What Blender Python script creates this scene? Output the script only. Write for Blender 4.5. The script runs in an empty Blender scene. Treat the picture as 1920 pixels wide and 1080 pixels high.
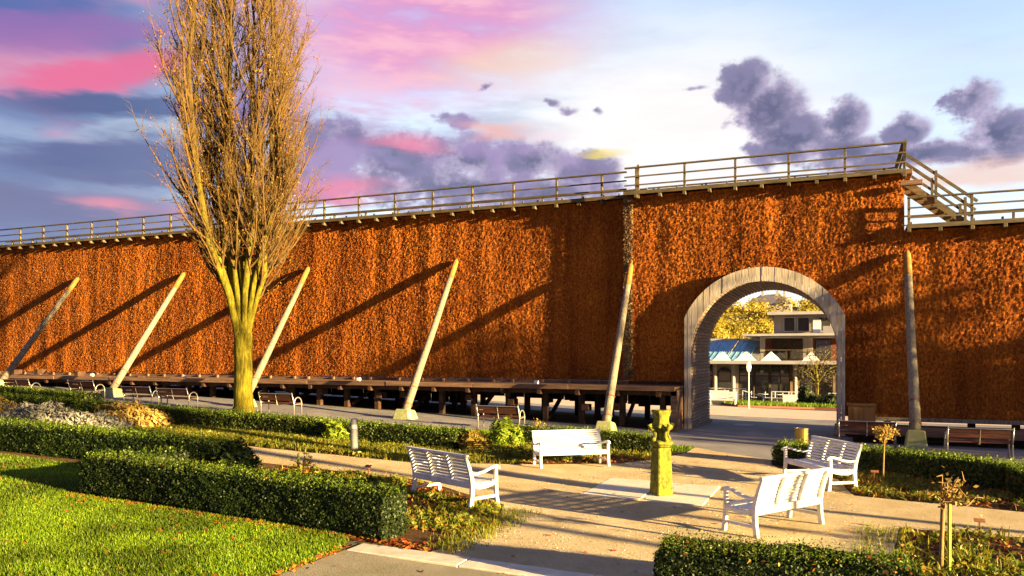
import bpy, bmesh, math, random
import numpy as np
from mathutils import Vector, Matrix, Quaternion
random.seed(7); RNG = np.random.default_rng(7)
R = math.radians
sc = bpy.context.scene
COL = sc.collection

# ------------------------------------------------------------------ camera
cd = bpy.data.cameras.new('camera'); cam = bpy.data.objects.new('camera', cd); COL.objects.link(cam)
cam.location = (0, 0, 2.8); cam.rotation_euler = (R(90), 0, R(23.037))
cd.sensor_width = 36; cd.lens = 36*1458/1920; cd.shift_y = 0.0625
cd.clip_start = .1; cd.clip_end = 6000
sc.camera = cam
sc.cycles.max_bounces = 5; sc.cycles.diffuse_bounces = 3; sc.cycles.glossy_bounces = 2; sc.cycles.transmission_bounces = 4
# ------------------------------------------------------------------ exposure
EXPO = 2.75
sc.view_settings.view_transform = 'Standard'; sc.view_settings.look = 'None'
sc.view_settings.exposure = EXPO; sc.view_settings.gamma = 1; sc.view_settings.use_curve_mapping = False
# ------------------------------------------------------------------ sun
SUN_EL = 9.2; SUN_AZ = 100.0      # azimuth measured from +Y towards +X
sdir = Vector((math.sin(R(SUN_AZ))*math.cos(R(SUN_EL)), math.cos(R(SUN_AZ))*math.cos(R(SUN_EL)), math.sin(R(SUN_EL))))
sl = bpy.data.lights.new('sun', 'SUN'); sl.energy = 5.0; sl.angle = R(0.55); sl.color = (1.0, .72, .32)
so = bpy.data.objects.new('sun', sl); COL.objects.link(so)
so.rotation_euler = (-sdir).to_track_quat('-Z', 'Y').to_euler(); so.location = (30, -5, 20)

# ------------------------------------------------------------------ node helper
class NT:
    def __init__(s, tree): s.t = tree
    def node(s, kind, **kw):
        n = s.t.nodes.new(kind)
        for k, v in kw.items(): setattr(n, k, v)
        return n
    def put(s, sock, v):
        if v is None: return
        if isinstance(v, bpy.types.NodeSocket): s.t.links.new(v, sock)
        else:
            if sock.type == 'RGBA' and len(v) == 3: v = (*v, 1)
            sock.default_value = v
    def m(s, op, a, b=None, c=None, clamp=False):
        n = s.node('ShaderNodeMath', operation=op, use_clamp=clamp)
        for i, v in enumerate((a, b, c)): s.put(n.inputs[i], v)
        return n.outputs[0]
    def mix(s, f, a, b, blend='MIX'):
        n = s.node('ShaderNodeMix', data_type='RGBA', blend_type=blend)
        s.put(n.inputs[0], f); s.put(n.inputs[6], a); s.put(n.inputs[7], b)
        return n.outputs[2]
    def noise(s, vec, scale, detail=4, rough=.55, dist=0):
        n = s.node('ShaderNodeTexNoise')
        s.put(n.inputs['Vector'], vec); n.inputs['Scale'].default_value = scale
        n.inputs['Detail'].default_value = detail; n.inputs['Roughness'].default_value = rough
        n.inputs['Distortion'].default_value = dist
        return n.outputs[0]
    def ss(s, v, a, b, lo=0., hi=1.):
        n = s.node('ShaderNodeMapRange', interpolation_type='SMOOTHSTEP')
        s.put(n.inputs[0], v)
        for i, x in enumerate((a, b, lo, hi)): s.put(n.inputs[1+i], x)
        return n.outputs[0]
    def xyz(s, x, y, z):
        n = s.node('ShaderNodeCombineXYZ')
        for i, v in enumerate((x, y, z)): s.put(n.inputs[i], v)
        return n.outputs[0]
    def scalev(s, v, sx, sy, sz):
        n = s.node('ShaderNodeVectorMath', operation='MULTIPLY'); s.put(n.inputs[0], v); n.inputs[1].default_value = (sx, sy, sz)
        return n.outputs[0]
    def ramp(s, f, stops, interp='LINEAR'):
        n = s.node('ShaderNodeValToRGB'); r = n.color_ramp; r.interpolation = interp
        while len(r.elements) < len(stops): r.elements.new(.5)
        for e, (p, c) in zip(r.elements, stops): e.position = p; e.color = (*c, 1)
        s.put(n.inputs[0], f); return n.outputs[0]

# ------------------------------------------------------------------ sky (world)
def srgb(r, g, b):
    f = lambda c: (c/255/12.92) if c/255 <= .04045 else ((c/255+.055)/1.055)**2.4
    return (f(r), f(g), f(b))
def build_world():
    w = bpy.data.worlds.new('World'); sc.world = w; w.use_nodes = True; w.cycles.sampling_method = 'NONE'
    t = w.node_tree; t.nodes.clear(); n = NT(t)
    k = 1/2**EXPO
    C = lambda r, g, b, m=1.: tuple(v*k*m for v in srgb(r, g, b))
    sky = n.node('ShaderNodeTexSky', sky_type='NISHITA', sun_disc=False)
    sky.sun_elevation = R(SUN_EL); sky.sun_rotation = R(SUN_AZ); sky.altitude = 100; sky.air_density = 1.0; sky.dust_density = .6
    nis = n.mix(1.0, sky.outputs[0], (.1, .1, .1), 'MULTIPLY')
    g = n.node('ShaderNodeTexCoord').outputs['Generated']
    sp = n.node('ShaderNodeSeparateXYZ'); n.put(sp.inputs[0], g)
    x, y, z = sp.outputs
    az = n.m('MULTIPLY', n.m('ARCTAN2', x, y), 180/math.pi)       # degrees from +Y towards +X
    el = n.m('MULTIPLY', n.m('ARCSINE', z), 180/math.pi)
    # noise vectors from the direction itself (no seam)
    st = n.scalev(g, 1.0, 1.0, 4.5)                                 # flattened: stratus
    cu = n.scalev(g, 1.0, 1.0, 1.25)
    big = n.noise(st, 2.1, 4, .55); fine = n.noise(st, 6.5, 4, .6)
    puff = n.noise(cu, 11.0, 2, .55); puff2 = n.noise(cu, 26.0, 6, .62)
    wob = n.m('MULTIPLY', n.m('SUBTRACT', big, .5), 16.)
    wob2 = n.m('MULTIPLY', n.m('SUBTRACT', fine, .5), 9.)
    def vma(v, mul, add):
        q = n.node('ShaderNodeVectorMath', operation='MULTIPLY_ADD'); n.put(q.inputs[0], v); q.inputs[1].default_value = mul; q.inputs[2].default_value = add
        return q.outputs[0]
    def warped(ka, ke, pa=0., pe=0.):
        a = n.m('MULTIPLY_ADD', wob, ka, az); e = n.m('MULTIPLY_ADD', wob2, ke, el)
        if pa: a = n.m('MULTIPLY_ADD', n.m('SUBTRACT', puff2, .5), pa, a); e = n.m('MULTIPLY_ADD', n.m('SUBTRACT', puff, .5), pe, e)
        return n.xyz(a, e, 0.)
    Q = {1: warped(.5, .35), 0: warped(.08, .07, 2.2, 2.6)}
    def blob(a, e, ra, re, q=1, rot=0.):
        """distance from a centre in degrees: 0 centre, 1 rim"""
        v = Q[q]
        if rot:
            v = vma(v, (1, 1, 1), (-a, -e, 0)); r_ = n.node('ShaderNodeVectorRotate', rotation_type='Z_AXIS'); n.put(r_.inputs['Vector'], v); r_.inputs['Angle'].default_value = R(-rot)
            v = vma(r_.outputs[0], (1/ra, 1/re, 0), (0, 0, 0))
        else: v = vma(v, (1/ra, 1/re, 0), (-a/ra, -e/re, 0))
        l = n.node('ShaderNodeVectorMath', operation='LENGTH'); n.put(l.inputs[0], v)
        return l.outputs['Value']
    # clear air: physical sky lifted by high thin veil
    veil = n.ramp(n.ss(el, -5, 60), [(0, C(238, 236, 242)), (.25, C(222, 231, 247)), (.42, C(160, 193, 234)), (.7, C(120, 158, 214)), (1, C(96, 134, 196))])
    base = n.mix(.72, nis, veil)
    # dusky blue side of the sky, away from the bright break in the clouds
    dusk = n.ss(n.m('ADD', n.m('ABSOLUTE', n.m('ADD', az, 8.)), n.m('MULTIPLY', wob, .6)), 24, 46)
    base = n.mix(n.m('MULTIPLY', dusk, .9), base, n.ramp(fine, [(.30, C(84, 101, 152)), (.5, C(104, 124, 176)), (.66, C(160, 182, 216))]))
    glow = n.ss(blob(-12.5, 15.5, 17, 10), 1.25, .15)
    base = n.mix(n.m('MULTIPLY', glow, .92), base, C(255, 250, 246, 1.08))
    # stratus streaks, pink where the low light reaches them
    f1 = n.m('ADD', n.m('MULTIPLY', big, .55), n.m('MULTIPLY', fine, .45))
    streak = n.ss(f1, .43, .60)
    pinkn = n.noise(n.scalev(g, 1., 1., 3.2), 3.4, 3, .55)
    left = n.ss(az, -12, -34)
    stcol = n.mix(n.ss(pinkn, .44, .60), C(120, 124, 176), C(236, 140, 178))
    base = n.mix(n.m('MULTIPLY', n.m('MULTIPLY', streak, n.m('ADD', n.m('MULTIPLY', left, .8), .12)), .8), base, stcol)
    # long pink veil high above the middle
    pk = n.ss(blob(-29.5, 22.3, 13.5, 5.0, 1, 8), 1.3, .35)
    pkc = n.mix(n.ss(fine, .36, .62), C(226, 150, 206), C(255, 194, 214))
    base = n.mix(n.m('MULTIPLY', pk, n.ss(fine, .22, .5, .55, .98)), base, pkc)
    yl = n.ss(blob(-24, 20.3, 7, 1.8, 1, 6), 1.2, .2)
    base = n.mix(n.m('MULTIPLY', yl, .55), base, C(255, 228, 190))
    # pink stripe and dark bank on the left
    for a, e, ra, re, rot, col, amt in ((-55, 20.8, 6, 2.2, 8, (84, 112, 178), .85), (-52, 19.8, 8, 1.3, 10, (160, 118, 184), .75), (-50, 17.7, 6.5, 1.25, 14, (240, 118, 160), .9), (-49, 15.6, 9, 1.0, 4, (88, 104, 152), .85), (-48.5, 14.2, 7, .45, 6, (184, 202, 226), .75),
                                      (-50, 12.4, 12, 1.7, 3, (104, 112, 158), .85), (-42, 16.5, 5, 1.6, 8, (150, 122, 182), .7), (-53, 9.2, 9, 1.6, 3, (128, 128, 168), .75)):
        b = n.ss(blob(a, e, ra, re, 1, rot), 1.25, .45)
        base = n.mix(n.m('MULTIPLY', b, amt), base, C(*col))
    # heaped clouds
    dens = None
    # (azimuth, elevation, half widths): the cumulus in view, and loose ones all the way round
    for a, e, ra, re in ((-6.3, 18.2, 1.9, 1.7), (-4.6, 16.8, 2.6, 2.0), (-3.4, 14.8, 2.9, 1.9), (.2, 15.2, 1.7, 1.7), (.4, 13.4, 2.4, 1.3), (3.9, 14.2, 1.7, 1.1), (7.7, 15.4, 2.0, 1.5), (8.8, 13.6, 2.8, 1.4), (4.5, 12.6, 6.0, 1.0),
                         (-20.0, 17.6, .9, .4), (-18.9, 17.1, 1.2, .45), (-16.8, 17.0, .7, .3), (-24.8, 18.5, .9, .35), (-27.0, 16.6, 2.2, .7), (-9.6, 18.2, 1.2, .28),
                         (-18.4, 13.2, 3.6, 1.3), (-21.5, 13.6, 4.0, 1.6), (-26.5, 13.6, 5.2, 2.2), (-32, 13.6, 5.2, 2.2), (-36, 14.4, 4.4, 2.2), (-27, 11.6, 11, 1.8), (-21, 11.4, 7, 1.5), (-37, 12.2, 5, 1.4)):
        thin = re < .75
        d = n.m('MULTIPLY_ADD', blob(a, e, ra*(1.7 if thin else 1.12), re*(1.7 if thin else 1.12), 0), -.62, .72 if thin else 1., clamp=True)
        dens = d if dens is None else n.m('MAXIMUM', dens, d)
    far = n.m('MULTIPLY', n.ss(n.noise(n.scalev(g, 1., 1., 2.2), 2.6, 3, .5), .52, .66), n.m('MULTIPLY', n.ss(el, 2, 8), n.ss(el, 48, 24)))
    away = n.ss(n.m('ABSOLUTE', n.m('ADD', az, 23.)), 36, 46)
    dens = n.m('MAXIMUM', dens, n.m('MULTIPLY', n.m('MULTIPLY', far, away), .9))
    dd = n.m('ADD', dens, n.m('ADD', n.m('MULTIPLY', n.m('SUBTRACT', puff, .5), .75), n.m('MULTIPLY', n.m('SUBTRACT', puff2, .5), .85)))
    al = n.ss(dd, .38, .62)
    thick = n.ss(n.m('ADD', dd, n.m('MULTIPLY', n.m('SUBTRACT', puff2, .5), .9)), .42, .95)
    ccol = n.mix(thick, C(190, 176, 208), C(88, 90, 132))
    ccol = n.mix(n.m('MULTIPLY', n.ss(puff2, .46, .64), .6), ccol, C(146, 138, 180))
    ccol = n.mix(n.m('MULTIPLY', n.ss(az, -14, -22), n.ss(puff, .44, .62)), ccol, C(168, 146, 196))
    base = n.mix(n.m('MULTIPLY', al, .93), base, ccol)
    # low pink glimmers between the banks and the wall top
    for a, e, ra, re, col, amt in ((-35.2, 11.6, 3.2, .8, (250, 150, 180), .9), (-30.3, 15.0, 2.4, .5, (250, 150, 180), .8), (-51.2, 9.5, 2.6, .6, (246, 160, 180), .85), (-24, 16.2, 2.6, .45, (252, 186, 176), .75), (-45, 9.6, 3, .6, (214, 150, 186), .7), (-16.4, 14.2, 1.6, .22, (250, 226, 120), .85)):
        base = n.mix(n.m('MULTIPLY', n.m('MULTIPLY', n.ss(blob(a, e, ra*1.15, re*1.2), 1.4, .0), n.ss(fine, .30, .52)), amt), base, C(*col))
    # warm low stripe near the horizon on the right, under the cloud
    lo = n.m('MULTIPLY', n.ss(blob(7.5, 11.2, 7, .8), 1.3, .3), .75)
    base = n.mix(lo, base, C(250, 212, 196))
    bg = n.node('ShaderNodeBackground'); n.put(bg.inputs[0], base); bg.inputs[1].default_value = 1.0
    out = n.node('ShaderNodeOutputWorld'); t.links.new(bg.outputs[0], out.inputs[0])
build_world()

# ------------------------------------------------------------------ materials
MATS = {}
def newmat(name):
    m = bpy.data.materials.new(name); m.use_nodes = True; t = m.node_tree
    MATS[name] = m
    return m, NT(t), t.nodes['Principled BSDF']
def surf(name, c1, c2, scale=3., rough=.8, stretch=(1, 1, 1), bump=.3, bscale=None, c3=None, spec=.3, metal=0., detail=5, bdist=.02, rand=0.):
    m, n, p = newmat(name)
    tc = n.node('ShaderNodeTexCoord').outputs['Object']
    if rand:
        oi = n.node('ShaderNodeObjectInfo')
        off = n.node('ShaderNodeVectorMath', operation='ADD'); n.put(off.inputs[0], tc)
        n.put(off.inputs[1], n.xyz(n.m('MULTIPLY', oi.outputs['Random'], 37.), n.m('MULTIPLY', oi.outputs['Random'], 91.), 0.))
        tc = off.outputs[0]
    v = n.scalev(tc, *stretch)
    f = n.noise(v, scale, detail, .6)
    stops = [(.32, c1), (.68, c2)] if c3 is None else [(.3, c1), (.5, c3), (.72, c2)]
    col = n.ramp(f, stops)
    if rand:
        k = n.m('ADD', n.m('MULTIPLY', oi.outputs['Random'], 2*rand), 1-rand)
        col = n.mix(1., col, n.xyz(k, k, k), 'MULTIPLY')
    n.put(p.inputs['Base Color'], col); p.inputs['Roughness'].default_value = rough
    p.inputs['Specular IOR Level'].default_value = spec; p.inputs['Metallic'].default_value = metal
    if bump:
        b = n.node('ShaderNodeBump'); b.inputs['Strength'].default_value = bump; b.inputs['Distance'].default_value = bdist
        n.put(b.inputs['Height'], n.noise(v, bscale or scale*3, 6, .65)); n.put(p.inputs['Normal'], b.outputs[0])
    return m
def leafmat(name, cols, trans=.35, pscale=.6, pdark=.6):
    m = bpy.data.materials.new(name); m.use_nodes = True; t = m.node_tree; t.nodes.clear(); n = NT(t); MATS[name] = m
    gi = n.node('ShaderNodeNewGeometry')
    rp = gi.outputs['Random Per Island']
    k = len(cols)
    col = n.ramp(rp, [((i+.5)/k, c) for i, c in enumerate(cols)])
    pos = n.noise(gi.outputs['Position'], pscale, 3)
    fac = n.ss(pos, .35, .65, pdark, 1.15)
    col = n.mix(1., col, n.xyz(fac, fac, fac), 'MULTIPLY')
    d = n.node('ShaderNodeBsdfDiffuse'); n.put(d.inputs[0], col)
    tr = n.node('ShaderNodeBsdfTranslucent'); n.put(tr.inputs[0], col)
    gl = n.node('ShaderNodeBsdfGlossy'); gl.inputs[1].default_value = .5; gl.inputs[0].default_value = (.6, .6, .5, 1)
    mx = n.node('ShaderNodeMixShader'); mx.inputs[0].default_value = trans
    t.links.new(d.outputs[0], mx.inputs[1]); t.links.new(tr.outputs[0], mx.inputs[2])
    m2 = n.node('ShaderNodeMixShader'); m2.inputs[0].default_value = .035
    t.links.new(mx.outputs[0], m2.inputs[1]); t.links.new(gl.outputs[0], m2.inputs[2])
    o = n.node('ShaderNodeOutputMaterial'); t.links.new(m2.outputs[0], o.inputs[0])
    return m

def ground_mat(name, stops, scale, fine, bump=.5, bdist=.02, spots=None, patch=None):
    m, n, p = newmat(name)
    tc = n.node('ShaderNodeTexCoord').outputs['Object']
    f = n.m('ADD', n.m('MULTIPLY', n.noise(tc, scale, 6, .62), .5), n.m('MULTIPLY', n.noise(tc, fine, 5, .7), .5))
    col = n.ramp(f, stops)
    if patch:
        col = n.mix(n.ss(n.noise(tc, patch[0], 4, .6, .5), patch[1], patch[2]), col, patch[3])
    if spots:
        vo = n.node('ShaderNodeTexVoronoi'); n.put(vo.inputs['Vector'], tc); vo.inputs['Scale'].default_value = spots[0]
        col = n.mix(n.ss(vo.outputs['Distance'], spots[1], spots[1]*.4), col, n.mix(n.noise(tc, spots[0]*.7, 2), spots[2], spots[3]))
    n.put(p.inputs['Base Color'], col); p.inputs['Roughness'].default_value = .95; p.inputs['Specular IOR Level'].default_value = .15
    b = n.node('ShaderNodeBump'); b.inputs['Strength'].default_value = bump; b.inputs['Distance'].default_value = bdist
    n.put(b.inputs['Height'], n.m('ADD', n.noise(tc, fine, 6, .75), n.m('MULTIPLY', n.noise(tc, scale*2, 4), .8)))
    n.put(p.inputs['Normal'], b.outputs[0])
    return m

ground_mat('gravel', [(.30, (.26, .19, .095)), (.47, (.47, .37, .215)), (.62, (.60, .49, .30)), (.75, (.68, .59, .41))], 1.1, 30, 1.0, .05, spots=(22, .24, (.14, .10, .055), (.78, .70, .54)), patch=(.45, .46, .66, (.44, .33, .17)))
ground_mat('asphalt', [(.3, (.13, .125, .13)), (.5, (.20, .19, .19)), (.7, (.27, .255, .25))], .6, 40, .7, .012, spots=(34, .14, (.1, .1, .1), (.34, .32, .3)), patch=(.35, .5, .66, (.27, .25, .23)))
ground_mat('near_asphalt', [(.3, (.13, .115, .08)), (.5, (.23, .20, .14)), (.7, (.31, .275, .19))], .9, 45, .9, .015, spots=(40, .15, (.09, .08, .07), (.42, .38, .28)), patch=(.6, .5, .7, (.17, .165, .09)))
ground_mat('grass_soil', [(.3, (.018, .045, .004)), (.55, (.045, .10, .006)), (.75, (.09, .14, .010))], .7, 24, .9, .03)
ground_mat('bed_soil', [(.3, (.035, .018, .008)), (.5, (.09, .045, .016)), (.7, (.16, .085, .03))], 1.4, 18, 1.0, .05, spots=(16, .2, (.2, .09, .02), (.05, .03, .012)))
ground_mat('pink_paving', [(.3, (.50, .32, .24)), (.5, (.60, .42, .32)), (.7, (.66, .50, .38))], .3, 12, .3, .01)
ground_mat('slab_stone', [(.3, (.50, .42, .30)), (.5, (.66, .58, .44)), (.7, (.74, .67, .54))], 1.6, 30, .4, .01, spots=(7, .06, (.3, .2, .1), (.4, .3, .18)))
ground_mat('earth', [(.3, (.06, .055, .035)), (.6, (.12, .11, .06)), (.8, (.17, .15, .08))], .2, 6, .6, .04)
ground_mat('hill_green', [(.3, (.10, .09, .02)), (.5, (.2, .15, .03)), (.7, (.12, .11, .07))], .05, .6, .3, .2)
surf('kerb_stone', (.42, .37, .29), (.62, .55, .42), 4, .9, bump=.5, bscale=40, bdist=.008)
surf('shaded_wood', (.022, .011, .007), (.075, .036, .018), 2.5, .85, (1, 1, 1), .5, 16, rand=.25)  # timber under the decks, its shade darkened into the wood colour
surf('deck_wood', (.10, .052, .03), (.24, .14, .085), 3, .8, (.3, 3, 3), .4, 12, rand=.2)
surf('weathered_wood', (.34, .28, .21), (.58, .51, .40), 5, .85, (5, 5, .35), .5, 8, c3=(.46, .39, .29), rand=.14)
surf('slat_wood', (.17, .105, .075), (.38, .27, .20), 4, .8, (4, .4, 4), .4, 8, rand=.22)
surf('rail_wood', (.055, .042, .022), (.15, .115, .062), 4, .8, (.5, 2, 2), .35, 12, rand=.12)
surf('pole_wood', (.12, .10, .07), (.30, .26, .19), 3, .8, (7, 7, .3), .8, 9, c3=(.20, .17, .115), rand=.12)
surf('pole_tip', (.18, .09, .02), (.34, .18, .035), 4, .7, (4, 4, .5), .3, 6)
surf('concrete', (.30, .28, .20), (.46, .44, .34), 3, .9, bump=.5, bscale=20, c3=(.30, .32, .10))
surf('white_paint', (.48, .47, .45), (.72, .715, .70), 6, .5, bump=.25, bscale=40, c3=(.67, .66, .65), spec=.35, bdist=.004, detail=8)
surf('steel', (.42, .40, .36), (.56, .53, .47), 6, .34, bump=.05, metal=.75, spec=.5)
surf('bench_wood', (.05, .018, .012), (.12, .042, .026), 6, .55, (.5, 5, 5), .25, 8)
surf('bollard_grey', (.20, .20, .20), (.29, .29, .28), 5, .5, bump=.1)
surf('brass', (.42, .27, .07), (.55, .37, .11), 4, .35, bump=.08, metal=.7)
surf('moss_stone', (.05, .055, .018), (.27, .25, .016), 11, .95, bump=1.0, bscale=34, c3=(.15, .15, .013), bdist=.02)
surf('bark', (.07, .058, .008), (.30, .25, .02), 8, .95, (1.6, 1.6, .28), 1.0, 14, c3=(.17, .145, .012), bdist=.06)
surf('twig', (.06, .034, .010), (.15, .085, .020), 3, .9, bump=0)
def tree_bark():
    m, n, p = newmat('algae_bark')
    tc = n.node('ShaderNodeTexCoord').outputs['Object']; sp = n.node('ShaderNodeSeparateXYZ'); n.put(sp.inputs[0], tc)
    v = n.scalev(tc, 1.6, 1.6, .30); f = n.noise(v, 8, 6, .68); pt = n.noise(tc, 1.1, 4, .6)
    low = n.ramp(f, [(.3, (.05, .042, .008)), (.5, (.16, .135, .012)), (.7, (.30, .25, .02))]); up = n.ramp(f, [(.3, (.035, .022, .01)), (.5, (.085, .055, .018)), (.7, (.15, .10, .03))])
    k = n.ss(n.m('MULTIPLY_ADD', n.m('SUBTRACT', pt, .5), 7., sp.outputs[2]), 4.0, 10.5)
    n.put(p.inputs['Base Color'], n.mix(k, low, up)); p.inputs['Roughness'].default_value = .95; p.inputs['Specular IOR Level'].default_value = .1
    b = n.node('ShaderNodeBump'); b.inputs['Strength'].default_value = 1.; b.inputs['Distance'].default_value = .07
    n.put(b.inputs['Height'], n.noise(v, 13, 7, .75)); n.put(p.inputs['Normal'], b.outputs[0])
tree_bark()
surf('young_bark', (.16, .09, .03), (.30, .18, .06), 8, .85, bump=.4)
surf('stake_green', (.22, .30, .02), (.34, .42, .04), 5, .7, bump=.1)
surf('rust', (.16, .055, .025), (.28, .11, .05), 9, .85, bump=.3)
surf('cabinet_wood', (.26, .115, .022), (.42, .21, .05), 3, .65, (3, 3, .4), .25, 8)
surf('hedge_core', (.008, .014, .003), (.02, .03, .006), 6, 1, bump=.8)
surf('lamp_white', (.72, .70, .66), (.8, .78, .74), 5, .5, bump=0)
surf('cafe_wall', (.28, .24, .18), (.38, .33, .25), .6, .85, bump=.15)
surf('cafe_red', (.16, .045, .03), (.25, .075, .05), .8, .8, bump=.1)
surf('slab_grey', (.25, .24, .24), (.36, .35, .35), .5, .8, bump=.1)
surf('fascia', (.36, .35, .34), (.46, .44, .42), .8, .7, bump=.05)
surf('dark_frame', (.03, .025, .02), (.06, .05, .04), 2, .5, bump=0)
surf('blue_metal', (.14, .30, .42), (.24, .46, .58), 1.4, .3, bump=.1, spec=.6)
surf('canvas_white', (.72, .72, .72), (.80, .80, .80), 2, .7, bump=0)
surf('dim_interior', (.10, .07, .045), (.36, .25, .15), .9, .9, bump=0)
surf('far_house', (.40, .36, .34), (.55, .50, .46), .1, .9, bump=0)
surf('far_roof', (.10, .09, .12), (.16, .14, .17), .1, .9, bump=0)
surf('table_grey', (.30, .32, .35), (.45, .47, .5), 2, .5, bump=0)
def glass_mat():
    m, n, p = newmat('glass')
    p.inputs['Base Color'].default_value = (.10, .10, .10, 1); p.inputs['Roughness'].default_value = .04
    p.inputs['Transmission Weight'].default_value = .55; p.inputs['IOR'].default_value = 1.45; p.inputs['Specular IOR Level'].default_value = .8
    m, n, p = newmat('lit_globe')
    p.inputs['Base Color'].default_value = (.8, .6, .35, 1); p.inputs['Emission Color'].default_value = (1, .6, .25, 1); p.inputs['Emission Strength'].default_value = .35
glass_mat()
def brush_mat():
    m, n, p = newmat('brushwood')
    tc = n.node('ShaderNodeTexCoord').outputs['Object']
    fine = n.noise(n.scalev(tc, 1., 1., .5), 19, 5, .75)
    streak = n.noise(n.scalev(tc, 1., 1., .07), 1.3, 4, .6, .3)
    patch = n.noise(tc, .35, 4, .6)
    c = n.ramp(fine, [(.30, (.055, .012, .003)), (.43, (.23, .052, .007)), (.57, (.40, .122, .011)), (.70, (.58, .25, .035))])
    k = n.m('MULTIPLY', n.ss(streak, .32, .60, .66, 1.08), n.ss(patch, .32, .62, .78, 1.08))
    c = n.mix(1., c, n.xyz(k, n.m('POWER', k, 1.25), k), 'MULTIPLY')
    n.put(p.inputs['Base Color'], c); p.inputs['Roughness'].default_value = .9; p.inputs['Specular IOR Level'].default_value = .12
    b = n.node('ShaderNodeBump'); b.inputs['Strength'].default_value = .9; b.inputs['Distance'].default_value = .025
    n.put(b.inputs['Height'], n.noise(n.scalev(tc, 1., 1., .4), 30, 5, .8)); n.put(p.inputs['Normal'], b.outputs[0])
brush_mat()
leafmat('thorn_twigs', [(.06, .013, .004), (.26, .07, .008), (.38, .13, .014), (.16, .038, .006), (.42, .18, .03)], .15, 1.2, .8)
leafmat('yew', [(.006, .017, .003), (.012, .028, .004), (.020, .040, .004), (.045, .066, .006), (.009, .022, .003)], .25)
leafmat('shoot', [(.10, .16, .008), (.16, .22, .011), (.07, .12, .007)], .45)  # hedge tops: sunlight painted in as a lighter leaf colour
leafmat('box_leaf', [(.012, .028, .004), (.022, .042, .004), (.05, .07, .006), (.12, .135, .010), (.018, .034, .004)], .32)
leafmat('grass_blade', [(.09, .18, .004), (.14, .25, .005), (.22, .33, .007), (.28, .36, .011), (.11, .20, .005)], .45, .8, .5)
leafmat('bed_green', [(.09, .14, .010), (.18, .20, .012), (.28, .25, .018), (.12, .17, .012), (.30, .19, .02)], .4)
leafmat('bed_yellow', [(.30, .20, .025), (.40, .28, .04), (.22, .15, .02), (.34, .18, .03), (.20, .19, .03)], .4)
leafmat('litter', [(.22, .08, .015), (.34, .14, .02), (.12, .05, .015), (.40, .22, .04), (.30, .05, .02)], .2)
leafmat('lawn_leaf', [(.42, .16, .02), (.34, .08, .02), (.46, .26, .03), (.24, .10, .03), (.45, .05, .02)], .25)
leafmat('autumn', [(.30, .13, .010), (.36, .18, .014), (.22, .085, .010), (.38, .15, .012)], .3)
leafmat('yellow_tree', [(.42, .32, .03), (.50, .40, .05), (.34, .27, .03), (.38, .26, .03), (.28, .27, .05)], .45, .25, .8)
leafmat('silver', [(.20, .20, .16), (.28, .27, .22), (.14, .15, .11), (.34, .30, .26)], .3)
leafmat('gold_shrub', [(.40, .29, .07), (.48, .36, .10), (.34, .21, .05), (.42, .26, .05)], .4)
leafmat('lime', [(.20, .28, .02), (.28, .34, .03), (.15, .22, .015)], .4)
leafmat('dark_shrub', [(.03, .06, .02), (.06, .09, .03), (.12, .12, .05), (.04, .07, .02)], .3)
leafmat('brown_twigs', [(.12, .09, .04), (.20, .15, .07), (.08, .06, .03)], .2)

# ------------------------------------------------------------------ mesh helpers
def G(X, Y):                        # height of the ground: rises to the left, falls away behind the gate
    z = 0.
    if X < -1: z += .016*(min(-1-X, 4)) 
    if X < -5: z += .032*(min(-5-X, 45))
    if Y > 29: z -= .04*(min(Y, 75)-29)
    return z
GXB = [-50, -5, -1]; GYB = [29, 75]

def npmesh(name, V, F, mat, smooth=False):
    V = np.asarray(V, dtype=np.float32); F = np.asarray(F, dtype=np.int32)
    me = bpy.data.meshes.new(name)
    k = F.shape[1]
    me.vertices.add(len(V)); me.vertices.foreach_set('co', V.ravel())
    me.loops.add(F.size); me.loops.foreach_set('vertex_index', F.ravel())
    me.polygons.add(len(F)); me.polygons.foreach_set('loop_start', np.arange(0, F.size, k, dtype=np.int32))
    me.polygons.foreach_set('loop_total', np.full(len(F), k, dtype=np.int32))
    if smooth: me.polygons.foreach_set('use_smooth', np.ones(len(F), dtype=bool))
    me.update(calc_edges=True); me.materials.append(MATS[mat])
    return me
def wloc(o):
    v = Vector((0, 0, 0))
    while o: v += o.location; o = o.parent
    return v
def link(name, me, parent=None, loc=(0, 0, 0), rot=(0, 0, 0)):
    """loc is in world space; parents are never rotated while building"""
    o = bpy.data.objects.new(name, me); COL.objects.link(o)
    o.location = Vector(loc)
    if parent: o.parent = parent; o.location = Vector(loc)-wloc(parent)
    o.rotation_euler = rot
    return o
def thing(name, label, cat, loc=(0, 0, 0), group=None):
    o = bpy.data.objects.new(name, None); COL.objects.link(o); o.location = loc; o.empty_display_size = .2
    return tag(o, label, cat, group)
def tag(o, label=None, cat=None, group=None, kind=None):
    if label: o['label'] = label
    if cat: o['category'] = cat
    if group: o['group'] = group
    if kind: o['kind'] = kind
    return o
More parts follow.
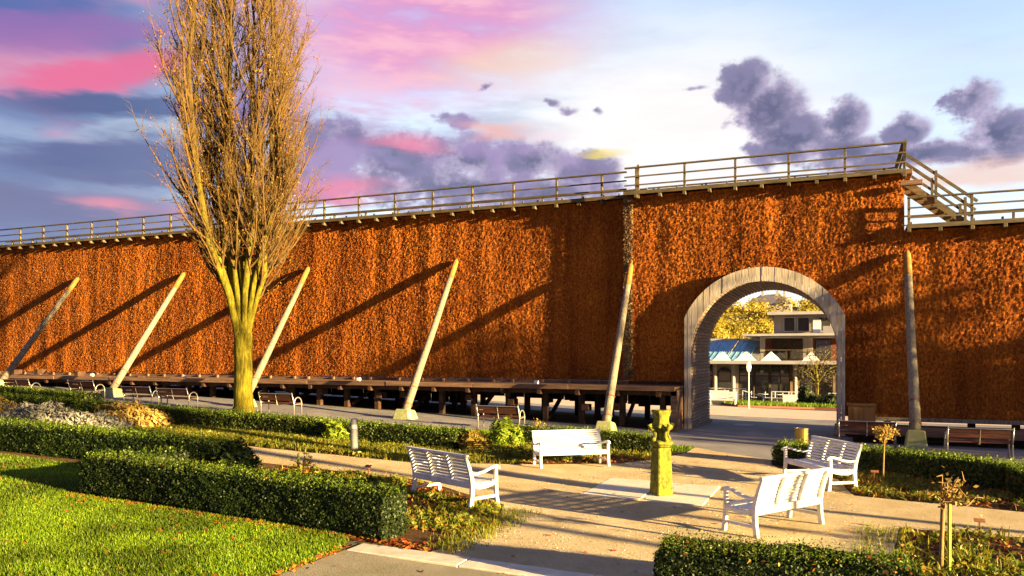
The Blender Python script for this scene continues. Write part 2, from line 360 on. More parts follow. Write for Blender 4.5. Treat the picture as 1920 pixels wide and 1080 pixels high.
class MB:
    def __init__(s): s.v = []; s.f = []
    def add(s, vs, fs):
        b = len(s.v); s.v += [tuple(v) for v in vs]; s.f += [tuple(b+i for i in f) for f in fs]; return s
    def box(s, x0, x1, y0, y1, z0, z1):
        return s.add([(x0, y0, z0), (x1, y0, z0), (x1, y1, z0), (x0, y1, z0), (x0, y0, z1), (x1, y0, z1), (x1, y1, z1), (x0, y1, z1)],
                     [(3, 2, 1, 0), (4, 5, 6, 7), (0, 1, 5, 4), (1, 2, 6, 5), (2, 3, 7, 6), (3, 0, 4, 7)])
    def bar(s, a, b, w, h, up=(0, 0, 1)):
        a, b = Vector(a), Vector(b); d = (b-a).normalized(); u = Vector(up)
        if abs(d.dot(u)) > .98: u = Vector((0, 1, 0))
        r = d.cross(u).normalized(); u = r.cross(d)
        q = [(-1, -1), (1, -1), (1, 1), (-1, 1)]
        vs = [p+r*(w/2*i)+u*(h/2*j) for p in (a, b) for i, j in q]
        return s.add(vs, [(0, 1, 2, 3), (7, 6, 5, 4), (0, 4, 5, 1), (1, 5, 6, 2), (2, 6, 7, 3), (3, 7, 4, 0)])
    def strip(s, pts, w, h, side=(1, 0, 0)):          # bent bar: pts in a plane, w along side, h across
        S = Vector(side); P = [Vector(p) for p in pts]; vs = []
        for i, p in enumerate(P):
            d = (P[min(i+1, len(P)-1)]-P[max(i-1, 0)]).normalized(); nrm = d.cross(S).normalized()
            hh = h[i] if isinstance(h, (list, tuple)) else h
            vs += [p-S*w/2-nrm*hh/2, p+S*w/2-nrm*hh/2, p+S*w/2+nrm*hh/2, p-S*w/2+nrm*hh/2]
        fs = [(3, 2, 1, 0)]
        for i in range(len(P)-1):
            b = 4*i
            for j in range(4): fs.append((b+j, b+(j+1) % 4, b+4+(j+1) % 4, b+4+j))
        b = 4*(len(P)-1); fs.append((b, b+1, b+2, b+3))
        return s.add(vs, fs)
    def tube(s, pts, rad, n=8, cap=True):
        P = [Vector(p) for p in pts]; vs = []; ref = None
        for i, p in enumerate(P):
            d = (P[min(i+1, len(P)-1)]-P[max(i-1, 0)]).normalized()
            if ref is None: ref = Vector((1, 0, 0)) if abs(d.x) < .9 else Vector((0, 1, 0))
            u = (ref-d*ref.dot(d)).normalized(); ref = u; w = d.cross(u)
            r = rad[i] if isinstance(rad, (list, tuple)) else rad
            vs += [p+(u*math.cos(2*math.pi*k/n)+w*math.sin(2*math.pi*k/n))*r for k in range(n)]
        fs = []
        for i in range(len(P)-1):
            for k in range(n): fs.append((i*n+k, i*n+(k+1) % n, (i+1)*n+(k+1) % n, (i+1)*n+k))
        if cap: fs.append(tuple(range(n-1, -1, -1))); fs.append(tuple((len(P)-1)*n+k for k in range(n)))
        return s.add(vs, fs)
    def prism(s, poly, off):                          # poly: 3-D points; off: extrusion vector
        P = [Vector(p) for p in poly]; o = Vector(off); n = len(P)
        return s.add(P+[p+o for p in P], [tuple(range(n-1, -1, -1)), tuple(range(n, 2*n))]+[(i, (i+1) % n, n+(i+1) % n, n+i) for i in range(n)])
    def lathe(s, prof, c, n=16):
        vs = []; fs = []
        for r, z in prof: vs += [(c[0]+r*math.cos(2*math.pi*k/n), c[1]+r*math.sin(2*math.pi*k/n), c[2]+z) for k in range(n)]
        for i in range(len(prof)-1):
            for k in range(n): fs.append((i*n+k, i*n+(k+1) % n, (i+1)*n+(k+1) % n, (i+1)*n+k))
        fs.append(tuple(range(n-1, -1, -1))); fs.append(tuple((len(prof)-1)*n+k for k in range(n)))
        return s.add(vs, fs)
    def mesh(s, name, mat, bevel=0., smooth=False, origin=(0, 0, 0)):
        me = bpy.data.meshes.new(name)
        o = Vector(origin)
        me.from_pydata([tuple(Vector(v)-o) for v in s.v], [], s.f)
        bm = bmesh.new(); bm.from_mesh(me)
        bmesh.ops.recalc_face_normals(bm, faces=bm.faces[:])
        if bevel: bmesh.ops.bevel(bm, geom=bm.edges[:], offset=bevel, segments=1, affect='EDGES', clamp_overlap=True)
        bm.to_mesh(me); bm.free()
        if smooth: me.polygons.foreach_set('use_smooth', np.ones(len(me.polygons), dtype=bool))
        me.materials.append(MATS[mat]); return me
    def build(s, name, mat, parent=None, bevel=0., smooth=False, loc=None):
        """vertices are world coordinates; the object's origin is put at loc (default: its parent's place)"""
        L = Vector(loc) if loc is not None else (wloc(parent) if parent else Vector((0, 0, 0)))
        return link(name, s.mesh(name, mat, bevel, smooth, L), parent, L)

# ------------------------------------------------------------------ sheets of ground
def jitter_poly(poly, step=.5, amp=.06, seed=1):
    rg = random.Random(seed); out = []
    for (x0, y0), (x1, y1) in zip(poly, poly[1:]+poly[:1]):
        n = max(1, int(math.hypot(x1-x0, y1-y0)/step))
        for i in range(n):
            t = i/n; out.append((x0+(x1-x0)*t+rg.uniform(-amp, amp), y0+(y1-y0)*t+rg.uniform(-amp, amp)))
    return out
def sheet(name, poly, mat, lift, kind='structure', parent=None):
    bm = bmesh.new()
    f = bm.faces.new([bm.verts.new((x, y, 0)) for x, y in poly])
    bmesh.ops.triangulate(bm, faces=[f])
    for ax, cuts in ((0, GXB), (1, GYB)):
        for c in cuts:
            co = (c, 0, 0) if ax == 0 else (0, c, 0); no = (1, 0, 0) if ax == 0 else (0, 1, 0)
            bmesh.ops.bisect_plane(bm, geom=bm.verts[:]+bm.edges[:]+bm.faces[:], plane_co=co, plane_no=no, dist=1e-5)
    bmesh.ops.recalc_face_normals(bm, faces=bm.faces[:])
    for v in bm.verts: v.co.z = G(v.co.x, v.co.y)+lift
    for f in bm.faces:
        if f.normal.z < 0: f.normal_flip()
    me = bpy.data.meshes.new(name); bm.to_mesh(me); bm.free(); me.materials.append(MATS[mat])
    o = link(name, me, parent)
    if kind: o['kind'] = kind
    return o
def inpoly(P, poly):
    x, y = P[:, 0], P[:, 1]; r = np.zeros(len(P), bool)
    for (x0, y0), (x1, y1) in zip(poly, poly[1:]+poly[:1]):
        if y0 == y1: continue
        c = ((y0 > y) != (y1 > y)) & (x < (x1-x0)*(y-y0)/(y1-y0)+x0); r ^= c
    return r
def scatter(poly, n):
    a = np.array(poly); lo, hi = a.min(0), a.max(0); out = []; k = 0
    while k < n:
        P = RNG.uniform(lo, hi, (n, 2)); P = P[inpoly(P, poly)]; out.append(P); k += len(P)
        if not len(P) and len(out) > 50: break
    return np.concatenate(out)[:n]
def Gv(P): return np.array([G(x, y) for x, y in P])
def unit(V): return V/np.maximum(np.linalg.norm(V, axis=1, keepdims=True), 1e-6)
def leaves(P, N, size, jit=.8, aspect=1.7):
    """a quad per point, facing about N; returns verts, faces"""
    n = len(P); N = unit(N+RNG.normal(0, jit, (n, 3)))
    A = unit(np.cross(N, RNG.normal(0, 1, (n, 3)))); B = np.cross(N, A)
    s = (size*RNG.uniform(.6, 1.4, n))[:, None]
    V = np.stack([P-A*s*aspect/2, P+B*s*.5, P+A*s*aspect/2, P-B*s*.5], 1).reshape(-1, 3)
    return V, np.arange(4*n).reshape(-1, 4)
def blades(P2, h, w, lean=.35, per=1, spread=.0, z=None):
    """grass blades: bent quads tapered to a point (two faces each as one tri + quad merged into tris)"""
    P = np.repeat(P2, per, 0); n = len(P)
    if spread: P = P+RNG.normal(0, spread, (n, 2))
    zz = np.repeat(z, per) if z is not None else Gv(P)
    a = RNG.uniform(0, 2*math.pi, n); H = h*RNG.uniform(.55, 1.35, n); l = np.abs(RNG.normal(0, lean, n))*H
    d = np.stack([np.cos(a), np.sin(a)], 1); s = np.stack([-np.sin(a), np.cos(a)], 1)*(w/2)
    b = np.c_[P, zz]
    v0 = b.copy(); v0[:, :2] += s; v1 = b.copy(); v1[:, :2] -= s
    mid = b.copy(); mid[:, :2] += d*l[:, None]*.35; mid[:, 2] += H*.6
    v2 = mid.copy(); v2[:, :2] -= s*.75; v3 = mid.copy(); v3[:, :2] += s*.75
    tip = b.copy(); tip[:, :2] += d*l[:, None]; tip[:, 2] += H
    V = np.stack([v0, v1, v2, v3, tip], 1).reshape(-1, 3); k = np.arange(n)*5
    F = np.concatenate([np.stack([k, k+1, k+2], 1), np.stack([k, k+2, k+3], 1), np.stack([k+3, k+2, k+4], 1)])
    return V, F
def cat(parts):
    V = []; F = []; b = 0
    for v, f in parts: V.append(v); F.append(f+b); b += len(v)
    return np.concatenate(V), np.concatenate(F)

ground_mat('dark_earth', [(.3, (.02, .014, .01)), (.5, (.045, .03, .02)), (.7, (.08, .055, .04))], 1.2, 14, .8, .04)  # dark earth tone for the ground under the decks
# ================================================================== THE SETTING
sheet('ground', [(-1500, -300), (1500, -300), (1500, 2500), (-1500, 2500)], 'earth', 0.)
LAWN = [(-32, 0.5), (-6.3, 0.5), (-6.28, 7.5), (-6.25, 8.7), (-6.6, 9.3), (-12.4, 9.5), (-12.6, 11.7), (-32, 11.7)]
sheet('lawn', LAWN[:4]+jitter_poly(LAWN[3:5], 5, .0)+LAWN[4:], 'grass_soil', .004)
BED_A = [(-26, 9.45), (-5.15, 9.35), (-4.95, 11.2), (-5.5, 12.6), (-8, 13.95), (-26, 13.95)]
BED_B = [(-40, 15.75), (-9.4, 15.8), (-6.9, 17.1), (-5, 18.5), (-4.4, 19.5), (-4.0, 21.3), (-9.3, 21.3), (-9.3, 18.5), (-40, 18.5)]
STRIP = [(-60, 18.5), (-9.3, 18.5), (-9.3, 21.3), (-4.0, 21.3), (-3.9, 22.7), (-7.5, 23.0), (-10, 22.9), (-15, 22.4), (-60, 22.2)]
BED_R = [(.2, 16.45), (2.9, 15.95), (14, 15.85), (14, 18.4), (3.4, 18.6), (.9, 20.4), (-1.7, 20.5), (-1.5, 19.7), (-.2, 18.6)]
BED_S = [(.8, 13.75), (14, 13.75), (14, 9.0), (.4, 9.0), (.55, 10.9)]
sheet('flower_bed', BED_A, 'bed_soil', .008); sheet('flower_bed', BED_B, 'bed_soil', .008)
sheet('grass_verge', STRIP, 'grass_soil', .006)
sheet('flower_bed', BED_R, 'bed_soil', .008); sheet('flower_bed', BED_S, 'bed_soil', .008)
sheet('footpath', [(-6.3, .5), (22, .5), (22, 8.95), (-6.22, 8.95), (-6.26, 7.4)], 'near_asphalt', .010)
sheet('promenade', [(-70, 22.2), (-15, 22.4), (-10, 22.9), (-7.5, 23.0), (-3.9, 22.7), (-3.2, 22.0), (-1.7, 21.0), (.9, 20.9), (4, 20.6), (30, 20.6), (30, 39.5), (-70, 39.5)], 'asphalt', .010)
PLAZA = [(-5.15, 9.2), (-4.95, 11.2), (-5.5, 12.6), (-8, 13.95), (-34, 13.95), (-34, 15.75), (-9.4, 15.8), (-6.9, 17.1), (-5, 18.5), (-4.4, 19.5), (-3.95, 21.3), (-3.9, 22.6), (-3.2, 22.0),
         (-1.7, 21.0), (-1.65, 20.2), (-1.4, 19.6), (-.1, 18.5), (.2, 16.45), (2.9, 15.95), (14, 15.85), (14, 13.75), (.8, 13.75), (.55, 10.9), (.4, 9.5), (-2.1, 9.5), (-2.2, 9.2)]
sheet('gravel_square', jitter_poly(PLAZA, .45, .035, 4), 'gravel', .014)
sheet('pavement', [(-70, 39.5), (40, 39.5), (40, 53.5), (-70, 53.5)], 'pink_paving', .012)
sheet('bare_earth', [(-60, 26.9), (-5.5, 26.9), (-5.5, 32.6), (-60, 32.6)], 'dark_earth', .018)
sheet('bare_earth', [(.3, 26.3), (14, 26.3), (14, 32.2), (.3, 32.2)], 'dark_earth', .018)
ks = MB().box(-.845, .845, -.2, .2, -.06, .03).mesh('kerb_stone', 'kerb_stone', .012)
kerb = link('kerb', MB().box(-6.3, 22, 8.85, 9.2, -.1, -.02).mesh('kerb', 'kerb_stone')); kerb['kind'] = 'structure'
for i in range(5):
    x = -5.35+i*1.7; link('kerb_stone', ks, kerb, (x, 9.02, G(x, 9)+.004), (0, random.uniform(-.006, .006)+math.atan(.016), random.uniform(-.008, .008)))

# ================================================================== GRADUATION TOWER
TY, AY = 28.6, 28.15                     # front of the long wing, of the gate block and right wing
ACX, R_OUT, R_IN, ACZ = -2.55, 2.87, 2.38, 2.84
tower = thing('graduation_tower', 'long brushwood graduation tower with timber walkway, brine deck and arched gateway', 'building', (-7.4, AY, 0))
def vnoise(nx, nz, cx, cz):
    """smooth value noise on a grid with cells of cx by cz samples"""
    gx, gz = int(nx/cx)+3, int(nz/cz)+3; g = RNG.uniform(-1, 1, (gx, gz))
    x = np.arange(nx)/cx; z = np.arange(nz)/cz; xi = x.astype(int); zi = z.astype(int)
    fx = (x-xi); fz = (z-zi); fx = fx*fx*(3-2*fx); fz = fz*fz*(3-2*fz)
    a = g[xi][:, zi]; b = g[xi+1][:, zi]; c = g[xi][:, zi+1]; d = g[xi+1][:, zi+1]
    fx = fx[:, None]; fz = fz[None, :]
    return (a*(1-fx)+b*fx)*(1-fz)+(c*(1-fx)+d*fx)*fz
def hole(x, z):
    dx = np.abs(x-ACX)
    return (dx < 2.5) & (z < ACZ+np.sqrt(np.maximum(2.62**2-dx**2, 0)))
def brush(name, label, X0, X1, z0f, z1, Y, sx=.036, sz=.046, amp=1., holes=False, ntw=1):
    z0 = min(z0f(x) for x in np.linspace(X0, X1, 60))
    nx, nz = int((X1-X0)/sx)+1, int((z1-z0)/sz)+1
    x = np.linspace(X0, X1, nx)[:, None]+np.zeros((1, nz)); z = np.linspace(z0, z1, nz)[None, :]+np.zeros((nx, 1))
    d = (RNG.uniform(-1, 1, (nx, nz))*.022+vnoise(nx, nz, 1.5, 3.0)*.010+vnoise(nx, nz, 7, 24)*.010+vnoise(nx, nz, 18, 140)*.032+vnoise(nx, nz, 60, 60)*.02)*amp
    d[:, -1] = .1
    y = Y-d
    x = x+RNG.uniform(-.4, .4, x.shape)*sx; z = z+RNG.uniform(-.4, .4, z.shape)*sz
    x[0], x[-1] = X0, X1
    V = np.stack([x, y, z], 2).reshape(-1, 3)
    I = np.arange(nx*nz).reshape(nx, nz)
    F = np.stack([I[:-1, :-1], I[1:, :-1], I[1:, 1:], I[:-1, 1:]], 2).reshape(-1, 4)
    cx = V[F].mean(1); keep = cx[:, 2] > np.array([z0f(v) for v in cx[:, 0]])
    if holes: keep &= ~hole(cx[:, 0], cx[:, 2])
    F = F[keep]
    w = link(name, npmesh(name, V-np.array([-7.4, AY, 0]), F, 'brushwood'), tower, (-7.4, AY, 0)); w['label'] = label
    # loose thorn tips standing out of the bundles
    n = int(len(F)*ntw); k = RNG.integers(0, len(F), n); P = V[F[k, 0]]+RNG.normal(0, .02, (n, 3))
    D = unit(np.stack([RNG.normal(0, .35, n), -np.abs(RNG.normal(.5, .25, n)), RNG.normal(-.8, .5, n)], 1))
    L = RNG.uniform(.03, .08, n)[:, None]; S = unit(np.cross(D, RNG.normal(0, 1, (n, 3))))*RNG.uniform(.004, .010, n)[:, None]
    TV = np.stack([P-S, P+S, P+D*L+S*.3], 1).reshape(-1, 3)-np.array([-7.4, AY, 0])
    t = link('thorn_twigs', npmesh('thorn_twigs', TV, np.arange(3*n).reshape(-1, 3), 'thorn_twigs'), w, (-7.4, AY, 0)); t['kind'] = 'stuff'
    return w
brush('brush_wall', 'long left wing of the brushwood wall', -47, -7.42, lambda x: 1.74, 8.52, TY)
gatew = brush('brush_wall', 'brushwood wall block around the arched gate', -7.42, 1.84, lambda x: 1.74 if x < -4 else .66, 8.52, AY, .034, .043, holes=True)
brush('brush_wall', 'lower brushwood wall right of the gate', 1.84, 14, lambda x: .66, 6.72, AY)
for nm, a in (('wall_core', (-47, -7.5, TY+.2, 31.9, 1.72, 8.45)), ('wall_core', (-7.38, -5.2, AY+.2, 31.9, 1.72, 8.45)), ('wall_core', (-5.2, .1, AY+.2, 31.9, 5.78, 8.45)),
              ('wall_core', (.1, 1.82, AY+.2, 31.9, .68, 8.45)), ('wall_core', (1.82, 14, AY+.2, 31.9, .68, 6.66))):
    MB().box(*a).build(nm, 'brushwood', tower)
# pale bundle ends closing the gate block on its left
n = 3800; P = np.c_[RNG.uniform(-7.44, -7.12, n), np.full(n, AY-.10), RNG.uniform(1.8, 8.45, n)]
V, F = leaves(P, np.tile([0, -1., 0], (n, 1)), .055, 1.0, 1.6)
surf('pale_bundle', (.10, .055, .022), (.28, .18, .085), 14, .9)
o = link('bundle_ends', npmesh('bundle_ends', V-np.array([-7.4, AY, 0]), F, 'pale_bundle'), tower, (-7.4, AY, 0)); o['kind'] = 'stuff'

# ---- walkway on top, its joists and railings
post_me = MB().box(-.038, .038, -.045, .045, 0, 1.06).mesh('rail_post', 'rail_wood', .006)
joist_me = MB().box(-.055, .055, -.2, .2, -.06, .06).mesh('joist', 'rail_wood', .008)
stub_me = MB().box(-.03, .03, -.03, .03, 0, .11).mesh('plank_peg', 'rail_wood')
def walkway(x0, x1, y, z, step, xs, back=31.7):
    wk = MB().box(x0, x1, y-.02, y+.06, z, z+.13).box(x0, x1, y+.06, back, z+.05, z+.12).build('walkway', 'rail_wood', tower)
    for i, x in enumerate(np.arange(xs, x1+.01, step/2)):
        if x < x0: continue
        link('joist', joist_me, wk, (x, y+.12, z-.08+random.uniform(-.012, .012)), (0, random.uniform(-.03, .03), random.uniform(-.03, .03)))
    for x in np.arange(x0+.3, x1, .83):
        link('plank_peg', stub_me, wk, (x+random.uniform(-.2, .2), y+.2, z+.12))
    for yy, tall in ((y+.03, 1), (back-.1, 0)):
        hr = MB().box(x0, x1, yy-.07, yy+.05, z+.955, z+1.0).build('handrail', 'rail_wood', tower)
        for zz in (.33, .64): MB().box(x0, x1, yy-.08, yy-.045, z+zz-.025, z+zz+.025).build('rail', 'rail_wood', hr)
        for x in np.arange(xs, x1+.01, step):
            if x >= x0: link('rail_post', post_me, hr, (x, yy, z-.105), (0, random.uniform(-.006, .006), 0))
    return wk
walkway(-47, -7.4, TY-.28, 8.53, 1.813, -46.9+.46)
wk = walkway(-7.36, 1.86, AY-.30, 8.55, 1.75, -6.93)
MB().box(-6.95+.055, -6.95+.13, AY-.31, AY-.24, 8.40, 9.62).build('rail_post', 'rail_wood', wk)
endr = MB().box(1.74, 1.86, AY-.2, 31.6, 9.505, 9.55).build('handrail', 'rail_wood', tower)
MB().box(1.80, 1.85, AY-.2, 31.6, 9.15, 9.22).build('rail', 'rail_wood', endr)
MB().bar((1.80, AY-.27, 8.45), (1.86, AY-.27, 9.62), .07, .09, (0, 1, 0)).build('rail_post', 'rail_wood', endr)
MB().bar((1.9, AY-.1, 8.62), (1.9, AY+1.2, 8.62), .34, .16).build('end_beam', 'deck_wood', tower, .01)
MB().bar((1.7, AY-.2, 8.22), (2.35, AY-.2, 8.22), .16, .16).build('end_beam', 'deck_wood', tower, .01)
walkway(1.9, 14, AY-.34, 6.75, 1.75, 1.95)
# stair from the high walkway down to the low one
stw = MB().prism([(1.95, 29.3, 8.66), (1.95, 29.3, 8.36), (3.75, 29.3, 6.9), (3.95, 29.3, 6.98)], (0, .06, 0)).build('stair_stringer', 'rail_wood', tower)
MB().prism([(1.95, 30.4, 8.66), (1.95, 30.4, 8.36), (3.75, 30.4, 6.9), (3.95, 30.4, 6.98)], (0, .06, 0)).build('stair_stringer', 'rail_wood', tower)
for i in range(9):
    t = (i+.5)/9; MB().box(2.0+1.75*t-.12, 2.0+1.75*t+.12, 29.36, 30.4, 8.56-1.66*t, 8.60-1.66*t).build('stair_tread', 'rail_wood', stw)
for yy in (29.3, 30.5):
    hr = MB().bar((1.85, yy, 9.55), (4.05, yy, 7.72), .06, .09).build('stair_handrail', 'rail_wood', tower)
    MB().bar((1.85, yy, 9.25), (4.0, yy, 7.44), .05, .08).build('rail', 'rail_wood', hr)
    for x, z in ((2.85, 7.85), (3.7, 6.9)): MB().box(x-.04, x+.04, yy-.04, yy+.04, z-.1, z+.98).build('rail_post', 'rail_wood', hr)

# ---- brine deck below the long wing
deck = MB().box(-47, -5.22, 26.42, TY+.3, 1.53, 1.60).build('brine_deck', 'deck_wood', tower)
for i in range(11):                                          # edge boards, each with its own sag
    x0 = -47+i*3.8; x1 = min(x0+3.79, -5.22)
    MB().box(x0, x1, 26.30+random.uniform(-.015, .015), 26.42, 1.47+random.uniform(-.012, .012), 1.625+random.uniform(-.012, .012)).build('edge_board', 'deck_wood', deck, .008)
MB().box(-47, -5.3, TY-.17, TY-.10, 1.60, 1.70).build('splash_board', 'deck_wood', deck)
MB().box(-47, -5.22, 26.6, 26.75, 1.30, 1.46).build('bearer', 'shaded_wood', deck)
MB().box(-47, -5.22, 31.0, 31.16, 1.30, 1.46).build('bearer', 'shaded_wood', deck)
jm = MB().box(-.075, .075, 26.34-28.6, 33.4-28.6, -.1, .1).mesh('deck_joist', 'shaded_wood', .01)
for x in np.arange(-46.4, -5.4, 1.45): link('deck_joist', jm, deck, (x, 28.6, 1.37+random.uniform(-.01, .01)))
cm = MB().box(-.05, .05, -.05, .05, 0, .12).mesh('board_cleat', 'deck_wood', .006)
for x in np.arange(-46, -5.6, 1.1): link('board_cleat', cm, deck, (x+random.uniform(-.2, .2), TY-.21, 1.6))
pm = MB().box(-.1, .1, -.1, .1, 0, 1.32).mesh('deck_post', 'shaded_wood', .012)
pm2 = MB().box(-.13, .13, -.22, .22, -.12, .12).mesh('post_block', 'shaded_wood', .012)
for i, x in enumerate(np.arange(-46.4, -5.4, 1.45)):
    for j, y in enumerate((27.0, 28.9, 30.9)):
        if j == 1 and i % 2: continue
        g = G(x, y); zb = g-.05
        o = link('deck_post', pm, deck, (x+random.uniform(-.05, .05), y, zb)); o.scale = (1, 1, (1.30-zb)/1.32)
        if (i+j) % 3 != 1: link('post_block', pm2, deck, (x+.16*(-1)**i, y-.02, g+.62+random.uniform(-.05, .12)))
for x in np.arange(-44.9, -6, 2.9):
    MB().bar((x+.1, 27.1, G(x, 27)+.15), (x+.1, 28.8, 1.3), .1, .14).build('brace', 'shaded_wood', deck)
lm = MB().box(-.08, .08, -.06, .06, 0, .13).mesh('deck_lamp', 'lamp_white', .02)
for x in (-33.2, -27.3, -18.0, -10.3): link('deck_lamp', lm, deck, (x, 26.5, 1.63))
for i, x in enumerate(np.arange(-46.9, -6.4, .98)):        # boards added at the rear to darken the space under the deck
    zb = G(x, 33)+(.05 if x < -17 else .50); MB().box(x, x+.95, 33.40, 33.44, min(zb, 1.2), 1.5).build('shade_board', 'shaded_wood', deck)
# rear deck, seen through the posts
MB().box(-47, -5.22, 31.95, 33.6, 1.5, 1.58).build('rear_deck', 'deck_wood', tower)

# ---- low deck and sill right of the gate
deck2 = MB().box(.16, 14, 26.15, 28.6, .33, .40).build('brine_deck', 'deck_wood', tower)
for i in range(4):
    x0 = .16+i*3.5; MB().box(x0, x0+3.48, 26.02, 26.15, .27, .435).build('edge_board', 'deck_wood', deck2, .008)
MB().box(.16, 14, AY-.22, AY-.05, .56, .68).build('sill_beam', 'pole_wood', deck2, .01)
for i, x in enumerate(np.arange(1.35, 14, 1.2)):
    if i == 1: continue
    MB().box(x-.1, x+.1, AY+.1, AY+.3, 0, .66).build('deck_post', 'shaded_wood', deck2)
    if i > 2: MB().bar((x+.25, AY+.1, .36), (x+.55, AY+.1, .64), .14, .14, (0, 1, 0)).build('brace', 'shaded_wood', deck2)
    MB().box(x-.1, x+.1, 26.4, 26.6, 0, .33).build('deck_post', 'shaded_wood', deck2)
MB().box(.16, 14, 26.9, 27.1, .1, .33).build('bearer', 'shaded_wood', deck2)
cab = thing('wooden_cabinet', 'small ochre wooden cabinet standing on the low deck beside the arch', 'cabinet', (.53, 27.1, .4))
MB().box(.16, .95, 26.95, 27.5, .40, 1.10).build('carcass', 'cabinet_wood', cab, .008)
MB().box(.12, .99, 26.90, 27.54, 1.10, 1.15).build('top', 'cabinet_wood', cab, .008)
for x0, x1 in ((.29, .60), (.62, .92)):
    d = MB().box(x0, x1, 26.925, 26.95, .45, 1.06).build('door', 'cabinet_wood', cab, .006)
    MB().box(x0+.06, x1-.06, 26.912, 26.924, .60, .97).build('door_panel', 'cabinet_wood', d, .004)
MB().box(.16, .27, 26.928, 26.95, .42, 1.08).build('side_board', 'cabinet_wood', cab, .004)

# ---- arched gateway: facing boards, lining planks
arch = MB()
def arcpts(r, rim, n=40):
    """profile of the opening in x,z: jamb, arc, jamb"""
    p = [(-rim, 0.02)]
    a0 = math.acos(min(1, rim/r))
    for i in range(n+1):
        a = math.pi-a0-(math.pi-2*a0)*i/n; p.append((r*math.cos(a), ACZ+r*math.sin(a)))
    return p+[(rim, 0.02)]
ip = arcpts(R_IN+.05, R_IN+.05); vs = []; fs = []
for x, z in ip: vs += [(ACX+x, 27.84, z), (ACX+x, 31.95, z)]
for i in range(len(ip)-1): fs.append((2*i, 2*i+1, 2*i+3, 2*i+2))
arch.add(vs, fs)
op = arcpts(R_OUT-.02, 2.61); vs = []; fs = []
for x, z in op: vs += [(ACX+x, 27.84, z), (ACX+x, 28.3, z)]
for i in range(len(op)-1): fs.append((2*i+2, 2*i+3, 2*i+1, 2*i))
arch.add(vs, fs)
archo = link('gateway_lining', None and 0 or bpy.data.meshes.new('gateway_lining'), tower, (-7.4, AY, 0))
archo.data.from_pydata([(v[0]+7.4, v[1]-AY, v[2]) for v in arch.v], [], arch.f); archo.data.materials.append(MATS['slat_wood'])
def zo(x): return ACZ+math.sqrt(max(R_OUT**2-x*x, 0))
def zi(x): return ACZ+math.sqrt(max(R_IN**2-x*x, 0)) if abs(x) < R_IN else .03
edges = [-2.63, -2.505, -2.38]+list(np.linspace(-2.38, 2.38, 23)[1:-1])+[2.38, 2.505, 2.63]
for x0, x1 in zip(edges[:-1], edges[1:]):
    a, b = x0+.006, x1-.006; k = 5; xs = np.linspace(a, b, k)
    lower = [(ACX+x, 27.78, (zi(x) if (abs(x0) < R_IN-.001 or abs(x1) < R_IN-.001) else .03)) for x in xs]
    upper = [(ACX+x, 27.78, zo(x)) for x in xs[::-1]]
    y = random.uniform(-.008, .008)
    MB().prism([(p[0], p[1]+y, p[2]) for p in lower+upper], (0, .05, 0)).build('facing_board', 'weathered_wood', archo)
# lining planks run through the thickness of the wall, one above the other
step = .118; ln = []
z = .12
while z < ACZ-.03: ln.append((-1, z)); z += step
nj = len(ln)
na = int(math.pi*R_IN/step)
pl = MB().box(-.022, .022, -2.02, 2.02, -.049, .049).mesh('lining_plank', 'slat_wood', .006)
for s_ in (-1, 1):
    for _, z in ln: link('lining_plank', pl, archo, (ACX+s_*(R_IN+.005), 29.87+random.uniform(-.01, .01), z), (0, random.uniform(-.05, .05)-s_*.12, 0))
for i in range(na):
    a = math.pi*(i+.5)/na
    link('lining_plank', pl, archo, (ACX+(R_IN+.005)*math.cos(a), 29.87+random.uniform(-.01, .01), ACZ+(R_IN+.005)*math.sin(a)), (0, -a+random.uniform(-.04, .04), 0))
for s_ in (-1, 1):
    MB().box(ACX+s_*(R_IN-.02)-.09, ACX+s_*(R_IN-.02)+.09, 27.72, 31.9, 0, .10).build('foot_beam', 'deck_wood', archo, .01)
MB().box(-5.42, -5.2, 26.6, 27.7, 0, 1.5).build('end_post', 'deck_wood', tower, .01)

# ---- leaning struts
def strut(X, wy, zt, rt, lab, fh, fw, fy=24.45):
    g = G(X, fy); t = thing('leaning_strut', lab, 'strut', (X, fy, g), 'poles propping the brushwood wall')
    a = Vector((X, fy, g+fh-.12)); b = Vector((X+random.uniform(-.03, .03), wy-.1, zt)); d = b-a; c = b-d.normalized()*.95
    pts = [a+(c-a)*k/6 for k in range(7)]
    for k in range(1, 6): pts[k] = pts[k]+Vector((random.uniform(-.008, .008), 0, random.uniform(-.008, .008)))
    MB().tube(pts, [.150-.035*k/6 for k in range(7)], 12).build('pole', 'pole_wood', t, smooth=True)
    MB().tube([c-d.normalized()*.04, c+d.normalized()*.5, b-d.normalized()*.12, b], [.122, .12, .105, .05], 12).build('pole_tip', 'pole_tip', t, smooth=True)
    h0, h1 = fw/2, fw*.36
    m = MB().add([(X-h0, fy-h0, g-.05), (X+h0, fy-h0, g-.05), (X+h0, fy+h0, g-.05), (X-h0, fy+h0, g-.05), (X-h1, fy-h1, g+fh), (X+h1, fy-h1, g+fh), (X+h1, fy+h1, g+fh*.8), (X-h1, fy+h1, g+fh*.8)],
                 [(3, 2, 1, 0), (4, 5, 6, 7), (0, 1, 5, 4), (1, 2, 6, 5), (2, 3, 7, 6), (3, 0, 4, 7)])
    m.build('concrete_footing', 'concrete', t, .03)
    u = d.normalized()
    for k in (.28, 1.0): MB().tube([a+u*k, a+u*(k+.035)], .168, 12).build('iron_band', 'rust', t)
strut(1.9, AY, 6.05, .1, 'leaning wooden strut right of the arched gateway', .62, .62, 24.7)
strut(-7.15, AY, 6.05, .1, 'leaning strut at the pale seam left of the arched gateway', .42, .68, 24.7)
strut(-14.6, TY, 6.6, .1, 'leaning strut to the right of the bare tree, second left of the arch', .38, .72)
